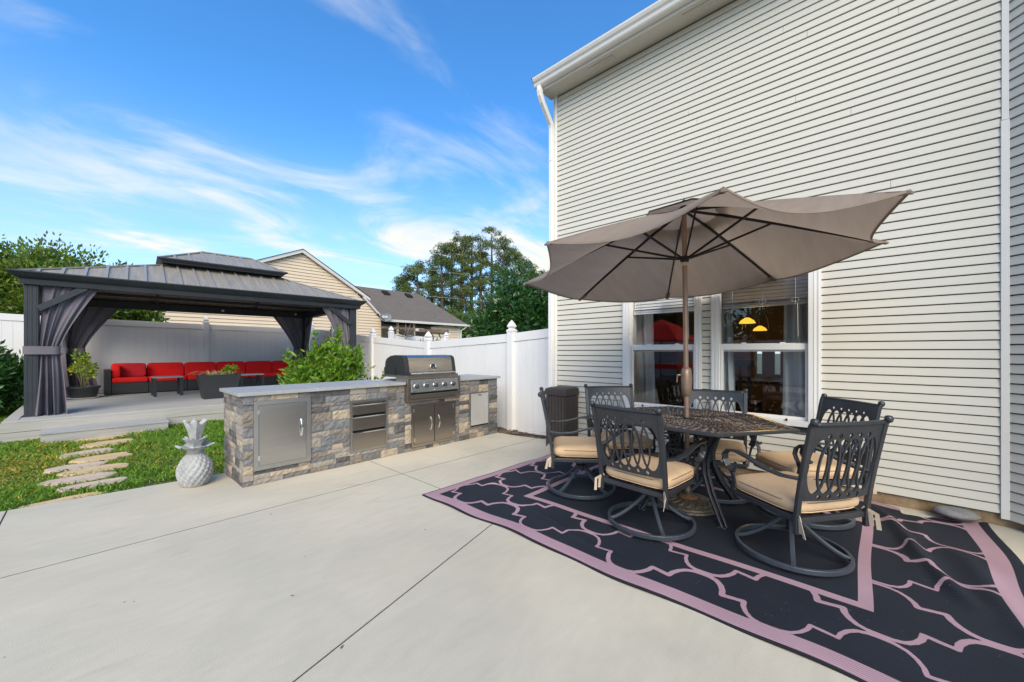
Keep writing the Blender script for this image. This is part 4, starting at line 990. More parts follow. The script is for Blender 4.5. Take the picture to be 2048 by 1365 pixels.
tag(npmesh('spider_plant', np.array(V), np.array(F), 'leaf_pale', tint=np.array(T)), 'pale striped grassy plant growing in the dark planter box', 'plant')
# round pot with a small shrub by the rear left curtain
t = empty('round_pot', (-.10, 12.20, DZ), 0, 'wide black round pot by the far left curtain on the deck', 'planter')
MB().lathe([(0, .0), (.16, .0), (.20, .04), (.235, .20), (.265, .225), (.265, .25), (.235, .25), (.22, .20), (0, .19)], 28).build('pot', 'planter', t, smooth='auto'); MB().lathe([(0, -.0), (.22, .0), (.25, .02), (.24, .02)], 24, (0, 0, .001)).build('saucer', 'white_paint', t, smooth='auto')
def shrub(name, label, cat, c, r, n, size, m, base=(1, 1, 1), warm=.0, stems=12, z0=0., lumps=14, group=None, shell=.3, aspect=.45, stemr=.012, seed=1, up=.35, spread=.4, stem_m='stem', trunk=None, taper=0., q0=.22, q1=.46, shoots=0):
    root = empty(name, (c[0], c[1], z0), 0, label, cat, group); rs = np.random.default_rng(seed)
    ps = []; ds = []
    sub = rs.normal(size=(lumps, 3)); sub /= np.linalg.norm(sub, axis=1)[:, None]; sub[:, 2] = np.abs(sub[:, 2]) * 1.0 - .25
    sub *= (.40 + .5 * rs.random(lumps))[:, None]
    if taper: sub[:, :2] *= (1 - taper * np.clip(sub[:, 2:3], -.2, 1))
    for k in range(lumps):
        q = rs.uniform(q0, q1); m_ = n // lumps
        d = rs.normal(size=(m_, 3)); d /= np.linalg.norm(d, axis=1)[:, None]; rad = (shell + (1 - shell) * rs.random(m_)) * q
        P_ = (sub[k] + d * rad[:, None]) * np.array(r)
        ps.append(P_); ds.append(d + np.array([0, 0, up]))
    for k in range(shoots):
        base_ = sub[rs.integers(lumps)] * np.array(r) * rs.uniform(.8, 1.15); dv = np.array([base_[0] * .5, base_[1] * .5, rs.uniform(.5, 1.1)]); dv /= np.linalg.norm(dv); L_ = rs.uniform(.18, .42); m_ = int(L_ * 90); t_ = rs.random(m_) ** .7
        ps.append(base_ + dv * (L_ * t_)[:, None] + rs.normal(size=(m_, 3)) * .014); dd_ = rs.normal(size=(m_, 3)) * .8 + dv * 1.2; ds.append(dd_)
    P_ = np.concatenate(ps) + np.array([0, 0, c[2] - z0]); D_ = np.concatenate(ds)
    keep = P_[:, 2] > .0; P_, D_ = P_[keep], D_[keep]
    V, F = leaves(P_, size, aspect, dirs=D_)
    tn = tintcol(len(P_), base, spread, warm)
    npmesh('foliage', V, F, m, tint=tn, parent=root)
    b = MB(); rr2 = random.Random(seed)
    for k in range(min(stems, lumps)):
        e = sub[k] * np.array(r) + np.array([0, 0, c[2] - z0]); b.tube([(rr2.uniform(-.06, .06) * r[0], rr2.uniform(-.06, .06) * r[1], 0), (e[0] * .4, e[1] * .4, e[2] * .45), (e[0], e[1], e[2])], stemr, 5, scales=[1.3, 1, .4])
    if trunk: b.tube([(0, 0, 0), (.02, .02, trunk[1] * .6), (0, 0, trunk[1])], trunk[0], 7, scales=[1.2, 1, .8])
    b.build('stems', stem_m, root, smooth=True)
    return root
shrub('potted_shrub', 'sparse yellow green shrub growing in the round black pot', 'plant', (-.10, 12.20, .93), (.24, .22, .42), 420, .065, 'leaf_bright', (1.5, 1.25, 1), .3, 9, z0=DZ + .19, lumps=9, seed=4, stemr=.006)
shrub('trailing_plant', 'small green plant at the right end of the planter box', 'plant', (2.08, 10.20, .88), (.17, .12, .14), 460, .05, 'leaf_bright', (1.2, 1.2, 1), .2, 5, z0=DZ + .45, lumps=7, seed=31, stemr=.004)
shrub('green_bush', 'bright green leafy bush standing behind the stone island', 'bush', (2.60, 6.35, .62), (.92, .68, 1.08), 7600, .088, 'leaf_bright', (.95, 1.0, 1), .16, 70, z0=-.06, lumps=84, seed=8, taper=.60, q0=.09, q1=.24, shoots=70, stemr=.006, aspect=.34, up=.8, spread=.55)
shrub('laurel_hedge', 'dense dark green laurel bush at the left edge by the white fence', 'bush', (-1.62, 11.85, .62), (1.0, .9, 1.0), 20000, .105, 'leaf_dark', (1.1, 1.2, 1.2), 0, 8, z0=.08, lumps=60, seed=12, aspect=.38)

# ------------------------------------------------------------------ neighbour house
NY = 22.0
nb = empty('neighbour_house', (8, NY, 0), 0, 'beige sided neighbour house with a gable and brown shingle roof beyond the fence', 'house')
def nbb(b, name, m, parent=None, **k):
    b.v = [(x - 8, y - NY, z) for x, y, z in b.v]; return b.build(name, m, parent or nb, **k)
def topz(x):   # outline of the front gable
    if x < 7.53: return 6.45 - .45 * (7.53 - x)
    if x < 10.5: return 6.45 - .585 * (x - 7.53)
    return 4.70 - .95 * (x - 10.5)
def laprows(x0, x1, zt, name='wall', z0=0., p=.165, y=NY):
    b = MB(); z = z0
    zmax = max(zt(x0 + (x1 - x0) * k / 40) for k in range(41))
    while z < zmax:
        # span of x where the wall reaches this height
        xs_ = [x0 + (x1 - x0) * k / 200 for k in range(201)]; ok = [x for x in xs_ if zt(x) > z + .01]
        if ok:
            a, c = min(ok), max(ok); ok2 = [x for x in xs_ if zt(x) > z + p]; a2, c2 = (min(ok2), max(ok2)) if ok2 else ((a + c) / 2, (a + c) / 2)
            zt_ = z + p
            b.add([(a, y - .030, z), (c, y - .030, z), (c2, y, zt_ - .012), (a2, y, zt_ - .012), (a2, y + .02, zt_ - .012), (c2, y + .02, zt_ - .012), (a, y + .02, z), (c, y + .02, z)], [(0, 1, 2, 3), (3, 2, 5, 4), (0, 6, 7, 1)])
        z += p
    return nbb(b, name, 'nb_siding')
laprows(.7, 10.5, topz); laprows(10.5, 12.04, topz, 'wall')
nbb(MB().prism([(.7, 0), (12.04, 0), (12.04, 3.2), (10.5, 4.66), (7.53, 6.42), (.7, 3.35)], 1, NY + .02, NY + .1), 'sheathing', 'siding_back_shade')
nbb(MB().box(10.46, 10.56, NY - .035, NY - .001, 0, 4.66), 'corner_board', 'nb_siding')
def rake(xa, za, xb, zb, w_=.16):
    nbb(MB().prism([(xa, za), (xb, zb), (xb, zb + w_), (xa, za + w_)], 1, NY - .20, NY - .02), 'rake_board', 'nb_trim')
rake(.5, topz(.5) - .02, 7.53, 6.45, .17); rake(7.53, 6.45, 11.25, 6.45 - .585 * 3.72, .17); rake(10.85, 4.42, 12.2, 3.12, .12)
b = MB(); b.add([(.4, NY - .25, topz(.4) + .18), (7.53, NY - .25, 6.64), (7.53, 30, 6.64), (.4, 30, topz(.4) + .18), (11.3, NY - .25, 4.46), (11.3, 30, 4.46)], [(0, 1, 2, 3), (1, 4, 5, 2)]); nbb(b, 'roof', 'shingle')
# wing roof built in overlapping shingle courses
eL, eR, ey, ez = 12.0, 18.75, 21.7, 3.22; rL, rR, ry, rz_ = 11.0, 17.3, 26.0, 5.78; n = 30; b = MB()
for k in range(n):
    t0, t1 = k / n, (k + 1.0) / n; up_ = .022
    def P3(t, s_): xl = eL + (rL - eL) * t; xr = eR + (rR - eR) * t; return (xl + (xr - xl) * s_, ey + (ry - ey) * t, ez + (rz_ - ez) * t)
    a, c, d, e = P3(t0, 0), P3(t0, 1), P3(t1, 1), P3(t1, 0)
    b.add([(a[0], a[1], a[2] + up_), (c[0], c[1], c[2] + up_), d, e, a, c], [(0, 1, 2, 3), (4, 5, 1, 0)])
b.add([(eR, ey, ez), (eR, 30.2, ez), (rR, ry, rz_)], [(0, 1, 2)]); b.add([(eL, 30.2, ez), (eR, 30.2, ez), (rR, ry, rz_), (rL, ry, rz_)], [(0, 1, 2, 3)])
wr = nbb(b, 'wing_roof', 'shingle')
for x in (14.2, 16.05): nbb(MB().prism([(25.05, 5.22), (25.5, 5.50), (25.5, 5.62), (25.05, 5.38)], 0, x - .22, x + .22), 'roof_vent', 'black_gap', wr)
nbb(MB().box(12.0, 18.85, 21.55, 21.68, 3.10, 3.24), 'gutter', 'nb_trim')
laprows(15.7, 18.15, lambda x: 3.12, y=NY); nbb(MB().box(12.04, 18.15, 24.0, 24.1, 0, 3.1), 'wall', 'nb_siding'); nbb(MB().box(18.05, 18.2, NY - .03, NY + .05, 0, 3.1), 'corner_board', 'nb_trim')
nbb(MB().bar([(18.6, 21.62, 3.12), (18.45, 21.75, 2.95), (18.25, 21.9, 2.8), (18.25, 21.95, .2)], .09, .09), 'downspout', 'nb_trim')
for x in (13.2, 14.4): nbb(MB().box(x - .06, x + .06, 22.0, 22.12, 0, 3.1), 'porch_post', 'nb_siding')
nbb(MB().box(13.3, 14.3, 23.93, 23.99, .6, 2.2), 'porch_window', 'glass_dark')
for (a, c, z) in ((2.2, 3.75, 2.42), (4.0, 5.1, 2.40), (7.05, 8.3, 2.32)):
    f = nbb(MB().box(a - .1, c + .1, NY - .06, NY - .02, z - 1.5, z + .1), 'window', 'nb_trim'); nbb(MB().box(a, c, NY - .075, NY - .061, z - 1.4, z), 'pane', 'glass_dark', f)
# dish, awning, ornaments over the fence
sdh = empty('satellite_dish', (11.95, 21.3, 3.05), 0, 'grey satellite dish mounted on the neighbour roof edge', 'satellite dish')
b = MB(); n = 24; V = []
for k in range(n): a = 2 * PI * k / n; V.append((.34 * math.cos(a), .10 + .05 * math.sin(a), .30 + .27 * math.sin(a)))
b.add(V + [(0, .18, .30)], [(k, (k + 1) % n, n) for k in range(n)]); b.add([(v[0], v[1] + .02, v[2]) for v in V] + [(0, .20, .30)], [((k + 1) % n, k, n) for k in range(n)])
o = b.build('reflector', 'dish_gray', sdh, smooth=True); o.rotation_euler = (0, 0, -.5)
MB().tube([(0, .2, .3), (0, .25, -.05), (.02, .5, -.35)], .03, 6).tube([(0, .1, .08), (-.62, -.25, .34)], .02, 5).box(-.68, -.58, -.32, -.2, .30, .42).build('mast', 'lamp_black', sdh)
tx = bpy.data.curves.new('lettering', 'FONT'); tx.body = 'dish'; tx.size = .20; tx.align_x = 'CENTER'; tx.extrude = .004
ob = bpy.data.objects.new('lettering_src', tx); COL.objects.link(ob); bpy.context.view_layer.update(); me = bpy.data.meshes.new_from_object(ob); bpy.data.objects.remove(ob)
lt = bpy.data.objects.new('lettering', me); me.materials.clear(); me.materials.append(MT['white_paint']); COL.objects.link(lt); lt.parent = sdh; lt.location = (-.03, .02, .25); lt.rotation_euler = (R(80), 0, -.5)
aw = empty('patio_awning', (12.3, 20.6, 0), 0, 'weathered brown awning beam under the neighbour roof eave', 'awning')
MB().box(-.8, 1.55, .2, .35, 2.62, 2.74).build('beam', 'awning', aw); MB().prism([(.1, 2.50), (.5, 2.45), (.5, 2.62), (.1, 2.70)], 0, 1.6, 3.9).build('canopy', 'awning', aw); MB().box(1.4, 2.0, .15, .3, 2.55, 2.72).box(3.7, 4.0, .0, .2, 2.4, 2.5).build('bracket', 'nb_trim', aw); MB().bar([(2.6, .3, 2.5), (3.3, .3, 1.6)], .06, .06).bar([(3.2, .3, 2.5), (3.7, .3, 1.6)], .06, .06).bar([(1.3, .3, 2.6), (1.3, .3, 0)], .1, .1).build('strut', 'metal_art', aw)
# neighbour picket fence posts with caps
fence_run('far_fence', 'farther white vinyl fence whose post caps peek over the side fence', [(6.1, 10.55, 1.82), (8.15, 10.55, 1.72), (10.5, 10.55, 1.66), (12.6, 10.55, 1.62)], group=None, plank=.3)
def art(name, x, y, z, n, L, label, seed, wd=.02, cat='garden ornament'):
    t = empty(name, (x, y, z - .9), 0, label, cat); rr2 = random.Random(seed); b = MB(); b.tube([(0, 0, 0), (0, 0, .9)], .012, 5)
    for k in range(n):
        a = PI * (k + .5) / n; l = L * rr2.uniform(.75, 1.1); q = [(l * s * math.cos(a), rr2.uniform(-.02, .02), .88 + l * s * math.sin(a)) for s in (.1, .5, 1)]
        b.sweep(q, [(-wd, 0), (0, wd * .3), (wd, 0), (0, -wd * .3)], scales=[.5, 1.3, .15])
    b.build('fronds', 'metal_art', t)
art('metal_palm', 6.45, 10.3, 1.74, 9, .42, 'bronze metal palm ornament showing above the white side fence', 3, .04)
for k, (x, w_) in enumerate(((7.35, .9), (9.9, 1.2))):
    t = empty('leaf_silhouettes', (x, 10.40, 1.2), 0, ['row of dark branch silhouettes above the fence left of the corner post', 'row of dark branch silhouettes above the fence right of the corner post'][k], 'garden ornament'); b = MB(); rr2 = random.Random(30 + k)
    b.tube([(-w_ / 2, 0, .40), (w_ / 2, 0, .40)], .01, 5)
    for q in range(26):
        xx = rr2.uniform(-w_ / 2, w_ / 2); a = rr2.uniform(.3, 2.2); l = rr2.uniform(.08, .2)
        b.sweep([(xx, 0, .40), (xx + l * .5 * math.cos(a), 0, .40 + l * .5 * math.sin(a)), (xx + l * math.cos(a), 0, .40 + l * math.sin(a))], [(-.02, 0), (0, .006), (.02, 0), (0, -.006)], scales=[.3, 1, .2])
    b.build('branches', 'metal_art', t)
# utility pole and wires
t = empty('utility_pole', (0, 0, 0), 0, 'pale metal vent pole rising behind the neighbour roof', 'pole'); MB().tube([(21.2, 31.0, 2.5), (21.2, 31.0, 6.4)], .11, 8).build('shaft', 'nb_trim', t); MB().box(21.0, 21.3, 30.9, 31.1, 5.9, 6.1).build('fitting', 'nb_trim', t)
b = MB()
for z in (6.9, 9.6): b.tube([(14 + 30 * k / 12, 36 - 8 * k / 12, z + .5 * ((k - 6) / 6) ** 2) for k in range(13)], .012, 4)
tag(b.build('power_lines', 'nb_trim'), 'pair of thin pale power lines crossing in front of the pines', 'power lines')

# ------------------------------------------------------------------ trees
def pray(px, depth):
    a = R(42.743); s_ = (px - 1024) / 780.; return depth * (math.cos(a) + math.sin(a) * s_), depth * (math.sin(a) - math.cos(a) * s_)
PINES = [(822, 44, 9.6, .6, 1.5), (838, 40, 10.5, .5, 2.4), (862, 46, 12.6, .5, 2.2), (885, 42, 13.0, .45, 2.4), (905, 47, 15.2, .45, 2.5), (922, 43, 13.8, .45, 2.3), (942, 48, 15.8, .42, 2.6), (962, 44, 14.6, .42, 2.4), (985, 47, 16.6, .40, 2.8), (1008, 44, 14.2, .42, 2.4), (1030, 48, 14.4, .45, 2.2), (1052, 46, 12.3, .5, 1.8), (1068, 50, 12.0, .5, 1.6), (1090, 47, 11, .5, 1.8)]
PL = ['leftmost leaning pine of the tall stand', 'second pine of the stand, wide and low', 'third pine from the left in the stand', 'fourth pine from the left in the stand', 'fifth pine from the left, with a high crown', 'sixth pine, shorter between two tall ones', 'seventh pine, tall left of the middle', 'eighth pine near the middle of the stand', 'tallest pine of the stand beyond the fence', 'tenth pine, just right of the tallest', 'eleventh pine with a thin crown', 'twelfth pine by the parasol edge', 'thirteenth, pale thin pine by the parasol edge', 'rightmost pine hidden mostly by the house corner']
for i, (px, dep, h, cb, cr) in enumerate(PINES):
    h *= .96; x, y = pray(px, dep); rs = np.random.default_rng(100 + i); rr2 = random.Random(i)
    root = empty('pine_tree', (x, y, 0), 0, PL[i], 'pine tree', 'tall pines beyond the neighbour house'); b = MB(); lean = -1.0 if i == 0 else rr2.uniform(-.3, .3)
    b.tube([(0, 0, 0), (lean * .3, 0, h * .4), (lean * .7, 0, h * .75), (lean, 0, h * .97)], .17 + .005 * h, 8, scales=[1.15, .9, .55, .15]); b.build('trunk', 'bark', root, smooth=True)
    P_ = []; b = MB(); nb_ = 38 if i < 12 else 20
    for k in range(nb_):
        t = cb * .8 + (1 - cb * .8) * (k + rr2.random()) / nb_; z = h * t; a = rr2.uniform(0, 2 * PI); L = cr * (1.05 - .60 * max(0, (t - cb)) / (1 - cb)) * rr2.uniform(.40, 1.1) * (.6 if t < cb else 1)
        ex = (lean * t + L * math.cos(a), L * math.sin(a), z + L * .28)
        b.tube([(lean * t, 0, z), (lean * t + L * .5 * math.cos(a), L * .5 * math.sin(a), z + L * .08), ex], .035, 4, scales=[1, .7, .3])
        for q in range(rr2.randint(3, 5)):
            s_ = rr2.uniform(.45, 1.05); c_ = (lean * t + (ex[0] - lean * t) * s_ + rr2.uniform(-.3, .3), ex[1] * s_ + rr2.uniform(-.3, .3), z + (ex[2] - z) * s_ + rr2.uniform(-.1, .25))
            pts, _ = ball_pts(60, c_, (.50, .50, .27), .05); P_.append(pts)
    b.build('branches', 'bark', root)
    P_ = np.concatenate(P_); V, F = leaves(P_, .21, .30); npmesh('crown', V, F, 'leaf_pine', tint=tintcol(len(P_), (1.15, 1.15, 1) if i % 3 else (.8, .95, .9), .4, .05 + .10 * (i in (4, 8, 10))), parent=root)
def tree(name, label, c, r, n, size, m, base, warm, trunk_h, z0, seed, lumps=40, aspect=.42, up=.1, spread=.45, group=None):
    root = shrub(name, label, 'tree', c, r, n, size, m, base, warm, 18, z0, lumps, group, seed=seed, aspect=aspect, stemr=.05, up=up, spread=spread, stem_m='bark', trunk=(.14, trunk_h), q0=.26, q1=.48); return root
x, y = pray(1052, 15.0); tree('magnolia_tree', 'glossy dark green evergreen tree just beyond the right fence', (x, y, 2.2), (1.85, 1.85, 2.5), 21000, .19, 'leaf_dark', (1, 1.1, 1), .02, 2.0, -.3, 21, lumps=60, aspect=.36)
x, y = pray(955, 18.0); tree('yellow_shrub', 'yellow green shrub low at the left of the glossy evergreen', (x, y, .9), (1.2, 1.0, 1.2), 5000, .13, 'leaf_bright', (1.2, 1.1, 1), .05, .6, -.4, 22, lumps=24)
for k, (px, dep, zc, rx_, rz_h) in enumerate(((900, 36, 3.2, 3.0, 2.8), (965, 38, 3.2, 3.4, 2.6), (1030, 36, 3.4, 3.2, 2.6), (850, 40, 3.5, 3.0, 2.4))):
    x, y = pray(px, dep); tree('understory_tree', ['olive green understory tree right of the neighbour roof', 'dim understory tree below the middle pines', 'dark understory tree behind the glossy evergreen', 'understory tree behind the neighbour roof ridge'][k], (x, y, zc), (rx_, 2.5, rz_h), 9000, .28, 'leaf_pine', (.75, 1.0, .7), .0, 2, 0, 50 + k, lumps=40, group='understory trees under the pines')
CR = [(-1.75, 15.7, 2.6, 1.5, 1.75), (-.45, 15.4, 2.5, 1.25, 1.75), (.42, 15.6, 2.35, 1.05, 1.45), (-5.2, 16.2, 2.7, 1.8, 1.9)]
for k, (x, y, zc, rx_, rzh) in enumerate(CR):
    tree('crepe_myrtle', ['green crepe myrtle with rusty tips at the left edge behind the fence', 'green crepe myrtle behind the gazebo corner post', 'smaller crepe myrtle with rusty tips above the gazebo roof edge', 'crepe myrtle just outside the left edge'][k], (x, y, zc), (rx_, 1.3, rzh), 22000 if k < 3 else 5000, .105, 'leaf_crepe', (1, 1.08, .9), .13, 2.0, .2, 60 + k, lumps=70, aspect=.5, up=.6, group='crepe myrtles behind the back fence')
# trees added behind the viewer to keep the reflections in the glass dark
for k, (x, y, h) in enumerate(((-14, 2, 4.5), (-15, 9, 5.5), (-13, 15, 5.0), (-16, -5, 5))):
    tree('added_yard_tree', ['added unseen tree darkening the reflection in the right window', 'added unseen tree darkening the reflection in the left window', 'added unseen broad tree beyond the left fence, darkening the reflections', 'added unseen tree behind the patio, darkening the reflections'][k], (x, y, h * .55), (3.4, 3.4, h * .6), 6000, .34, 'leaf_dark', (1, 1, 1), 0, 2, 0, 80 + k, lumps=40)

# ------------------------------------------------------------------ the rug
def rug():
    x0, x1, y0, y1 = 2.045, 4.60, -.655, 2.985; st = .0068; nx_, ny_ = int((x1 - x0) / st), int((y1 - y0) / st)
    X, Y = np.meshgrid(np.linspace(0, 1, nx_ + 1), np.linspace(0, 1, ny_ + 1))
    x = x0 + (x1 - x0) * X; y = y0 + (y1 - y0) * Y
    # wavy outer edges
    x = x + (1 - X) ** 6 * .014 * (np.sin(y * 4.2) + .6 * np.sin(y * 9.7 + 1)) + X ** 6 * .02 * np.sin(y * 3.1)
    y = y - (1 - Y) ** 6 * .02 * np.sin(x * 5 + 1) + Y ** 8 * .006 * np.sin(x * 6) - (1 - Y) ** 3 * .0 * x
    u = X * (x1 - x0); v = Y * (y1 - y0)
    # trellis
    a_ = np.abs(np.mod(u - .372 + .28, .56) - .28); c_ = np.abs(np.mod(v - 2.88 + .375, .75) - .375)
    PL_ = [(.012, 0), (.014, .045), (.030, .082), (.062, .110), (.105, .130), (.150, .138), (.130, .237), (.175, .245), (.218, .265), (.250, .293), (.266, .330), (.268, .375)]
    dd = np.full(a_.shape, 9.)
    for (ax, ay), (bx2, by2) in zip(PL_, PL_[1:]):
        ex, ey_ = bx2 - ax, by2 - ay; t = np.clip(((a_ - ax) * ex + (c_ - ay) * ey_) / (ex * ex + ey_ * ey_), 0, 1)
        dd = np.minimum(dd, np.hypot(a_ - ax - t * ex, c_ - ay - t * ey_))
    pat = np.clip(  .5 + (.0125 + .003 * np.sin(u * 9 + v * 4) - dd) / .009, 0, 1)
    W, L = x1 - x0, y1 - y0
    edge = np.minimum(np.minimum(u, W - u), np.minimum(v, L - v))
    # inner rectangle
    a0, a1, b0, b1 = .585, W - .585, .66, L - .70
    inr = np.minimum(np.minimum(u - a0, a1 - u), np.minimum(v - b0, b1 - v))
    def band(d, lo, hi): return np.clip(.5 + (np.minimum(d - lo, hi - d)) / .008, 0, 1)
    pat = np.where(inr > 0, 0, pat)
    pat = np.maximum(pat, band(inr, -.004, .055))
    pat = np.where(edge < .105, 0, pat)
    # the right-hand edge has a wider black hem
    hem = np.where((v < .16) & (v <= edge + 1e-6), .055, .012)
    pat = np.maximum(pat, np.clip(.5 + np.minimum(edge - hem, .108 + (hem - .012) - edge) / .008, 0, 1))
    z = .006 + .0035 * np.sin(x * 7 + 2 * np.sin(y * 3)) * np.sin(y * 5.3 + x * 2) + .004
    # folds across the right part and ripples in the far left corner
    def ridge(ax, ay, bx2, by2, w_, h, lopen=1.):
        dx_, dy_ = bx2 - ax, by2 - ay; LL = math.hypot(dx_, dy_); t = ((x - ax) * dx_ + (y - ay) * dy_) / LL / LL; d = ((x - ax) * dy_ - (y - ay) * dx_) / LL + .02 * np.sin(t * 7)
        return h * np.exp(-(d / w_) ** 2) * np.clip(t * 5, 0, 1) * np.clip((1 - t) * 5, 0, 1)
    z = z + ridge(4.5, .02, 2.9, -.40, .045, .040) + ridge(3.9, -.35, 2.5, -.62, .07, .03) + ridge(4.45, -.25, 3.1, -.18, .05, .012)
    z = z + ridge(2.5, 2.75, 3.4, 2.45, .03, .015) + ridge(3.0, 2.9, 4.1, 2.3, .04, .018) + ridge(2.5, 2.3, 2.2, 1.0, .03, .006)
    z = z + X ** 4 * .01 * np.sin(y * 6) + .004 * (1 - X) ** 10 * (1 + np.sin(y * 8)) - .006 * np.exp(-edge / .02)
    V = np.stack([x, y, z], -1).reshape(-1, 3)
    idx = np.arange((nx_ + 1) * (ny_ + 1)).reshape(ny_ + 1, nx_ + 1)
    F = np.stack([idx[:-1, :-1], idx[:-1, 1:], idx[1:, 1:], idx[1:, :-1]], -1).reshape(-1, 4)
    o = npmesh('outdoor_rug', V, F, 'rug', tint=pat.reshape(-1), smooth=True)
    tag(o, 'black and pink trellis patterned outdoor rug lying wrinkled under the dining set', 'rug')
    b = MB(); pe = [(x[j, 0] - .002, y[j, 0], z[j, 0] - .003) for j in range(0, ny_ + 1, 6)] + [(x[-1, i], y[-1, i] + .002, z[-1, i] - .003) for i in range(0, nx_ + 1, 6)]
    b.bar(pe, .006, .006); b.build('binding', 'black_gap', o)
rug()

# ------------------------------------------------------------------ dining chairs
def make_chair(seed=0, flip=1):
    root = empty('swivel_chair', (0, 0, 0)); m = 'cast_alu'
    # base ring, legs, swivel column
    n = 40; b = MB(); b.bar([(.30 * math.cos(2 * PI * k / n), .30 * math.sin(2 * PI * k / n), .040) for k in range(n)], .022, .030, closed=True); b.build('base_ring', 'ring_alu', root, bevel=.004)
    for k in range(4):
        a = PI / 4 + k * PI / 2; pts = [((.03 + .265 * t) * math.cos(a), (.03 + .265 * t) * math.sin(a), .045 + .19 * (1 - t) ** 1.7 + .012 * math.sin(PI * t)) for t in [i / 8 for i in range(9)]]
        MB().bar(pts, .026, .020).build('leg', 'ring_alu', root, bevel=.004)
    MB().lathe([(0, .19), (.024, .19), (.024, .225), (.048, .228), (.050, .240), (.028, .248), (.026, .30), (0, .30)], 20).build('swivel_column', m, root, smooth='auto')
    MB().box(-.09, .09, -.05, .05, .290, .318).build('swivel_plate', m, root, bevel=.004)
    # seat frame
    b = MB(); b.box(-.24, .22, -.245, -.215, .322, .355); b.box(-.24, .22, .215, .245, .322, .355); b.box(.215, .24, -.244, .244, .323, .354); b.box(-.265, -.238, -.245, .245, .318, .350)
    for q in range(5): b.box(-.237, .214, -.17 + q * .08, -.15 + q * .08, .330, .342)
    b.build('seat_frame', m, root, bevel=.004)
    # cushion with piping
    b = MB(); cush(b, -.005, 0, .405, .50, .49, .122, 6, e1=.50, e3=.75); c = b.build('cushion', 'cushion', root, smooth=True)
    def edge(z, k): return [(-.005 + .25 * k * math.copysign(abs(math.cos(t)) ** .36, math.cos(t)), .245 * k * math.copysign(abs(math.sin(t)) ** .36, math.sin(t)), z) for t in [2 * PI * i / 60 for i in range(60)]]
    MB().tube(edge(.424, .993), .0032, 5, closed=True).build('piping', 'piping', c); MB().tube(edge(.372, .985), .0035, 5, closed=True).build('piping', 'cushion', c)
    for sy_ in (-1, 1):
        b = MB()
        for q, dd in ((0, .0), (1, .02)): b.bar([(-.255, sy_ * .232, .375), (-.285 - dd, sy_ * (.25 + dd), .345), (-.290 - dd * 1.6, sy_ * (.252 + dd * .5), .28 - .015 * q)], .022, .002, up=Vector((0, 1, 0)))
        b.build('tie_strap', 'strap', c)
    # back posts, leaning out
    def bx(z): return -.262 - .10 * max(0, (z - .35) / .56) ** 1.25
    for sy_ in (-1, 1):
        pts = [(bx(z), sy_ * (.248 + .010 * (z - .3)), z) for z in (.265, .35, .48, .60, .72, .82, .885)] + [(bx(.9) - .010, sy_ * .256, .905)]
        MB().bar(pts, .030, .024, up=Vector((1, 0, 0))).build('back_post', m, root, bevel=.004)
        b = MB(); b.lathe([(0, -.021), (.014, -.019), (.020, -.006), (.020, .006), (.014, .017), (0, .020)], 14, (bx(.9) - .014, sy_ * .256, .912)); b.build('finial', m, root, smooth=True)
    # pierced back: plates and interlaced ovals on a leaning plane
    def Q(y, z, o_=0): return Vector((bx(z) - .018 * (1 - (y / .24) ** 2) + o_, y, z))
    cs = [-.170 + .068 * k for k in range(6)]; A, Bv, zc = .068, .168, .652
    def env(y):
        e = 0
        for c0 in cs:
            t = (y - c0) / A
            if abs(t) < 1: e = max(e, Bv * math.sqrt(1 - t * t))
        return e
    def half(sg, ztop, name):
        ys = [-.238 + .476 * k / 112 for k in range(113)]; lo = []; h0 = []; h1 = []; hi = []
        for y_ in ys:
            e = zc + sg * (env(y_) - .004); ztp = ztop(y_); hc = zc + sg * (Bv + .020); dh = 0
            for k in range(5):
                yc = (cs[k] + cs[k + 1]) / 2; dd = abs(y_ - yc)
                hcc = zc + sg * (Bv * .866 + .030)
                if dd < .016: dh = .018 * (1 - (dd / .016)) ** 1.3; hc = hcc
            lo.append(Q(y_, e)); h0.append(Q(y_, hc - sg * dh)); h1.append(Q(y_, hc + sg * dh)); hi.append(Q(y_, ztp))
        b = MB(); b.strip(lo, h0, .012, (1, 0, 0)); b.strip(h1, hi, .0122, (1, 0, 0)); return b.build(name, m, root)
    half(1, lambda y_: .893 + .004 * math.cos(y_ * 6), 'back_rail'); half(-1, lambda y_: .455 - .004 * math.cos(y_ * 8), 'back_rail')
    MB().tube([Q(y_, .895, -.004) for y_ in [-.245 + .49 * k / 16 for k in range(17)]], .013, 8).build('top_roll', m, root, smooth=True)
    for c0 in cs:
        n = 26; b = MB(); b.bar([Q(c0 + (A - .006) * math.cos(2 * PI * k / n), zc + (Bv - .004) * math.sin(2 * PI * k / n), .001 * (1 if cs.index(c0) % 2 else -1)) for k in range(n)], .0105, .0105, closed=True, up=Vector((1, 0, 0))); b.build('oval', m, root)
    # scrolled arms
    for sy_ in (-1, 1):
        pts = [(bx(.60) + .01, sy_ * .258, .585), (-.20, sy_ * .285, .580), (-.10, sy_ * .300, .592), (.02, sy_ * .302, .625), (.12, sy_ * .300, .640), (.185, sy_ * .298, .632), (.222, sy_ * .294, .600), (.228, sy_ * .288, .560), (.205, sy_ * .282, .520), (.168, sy_ * .276, .500), (.150, sy_ * .272, .508)]
        P2 = []
        for a_, b2 in zip(pts, pts[1:]): P2 += [tuple(Vector(a_).lerp(Vector(b2), t)) for t in (0, .5)]
        P2.append(pts[-1]); MB().bar(P2, .040, .013).build('arm', m, root, bevel=.003, smooth='auto')
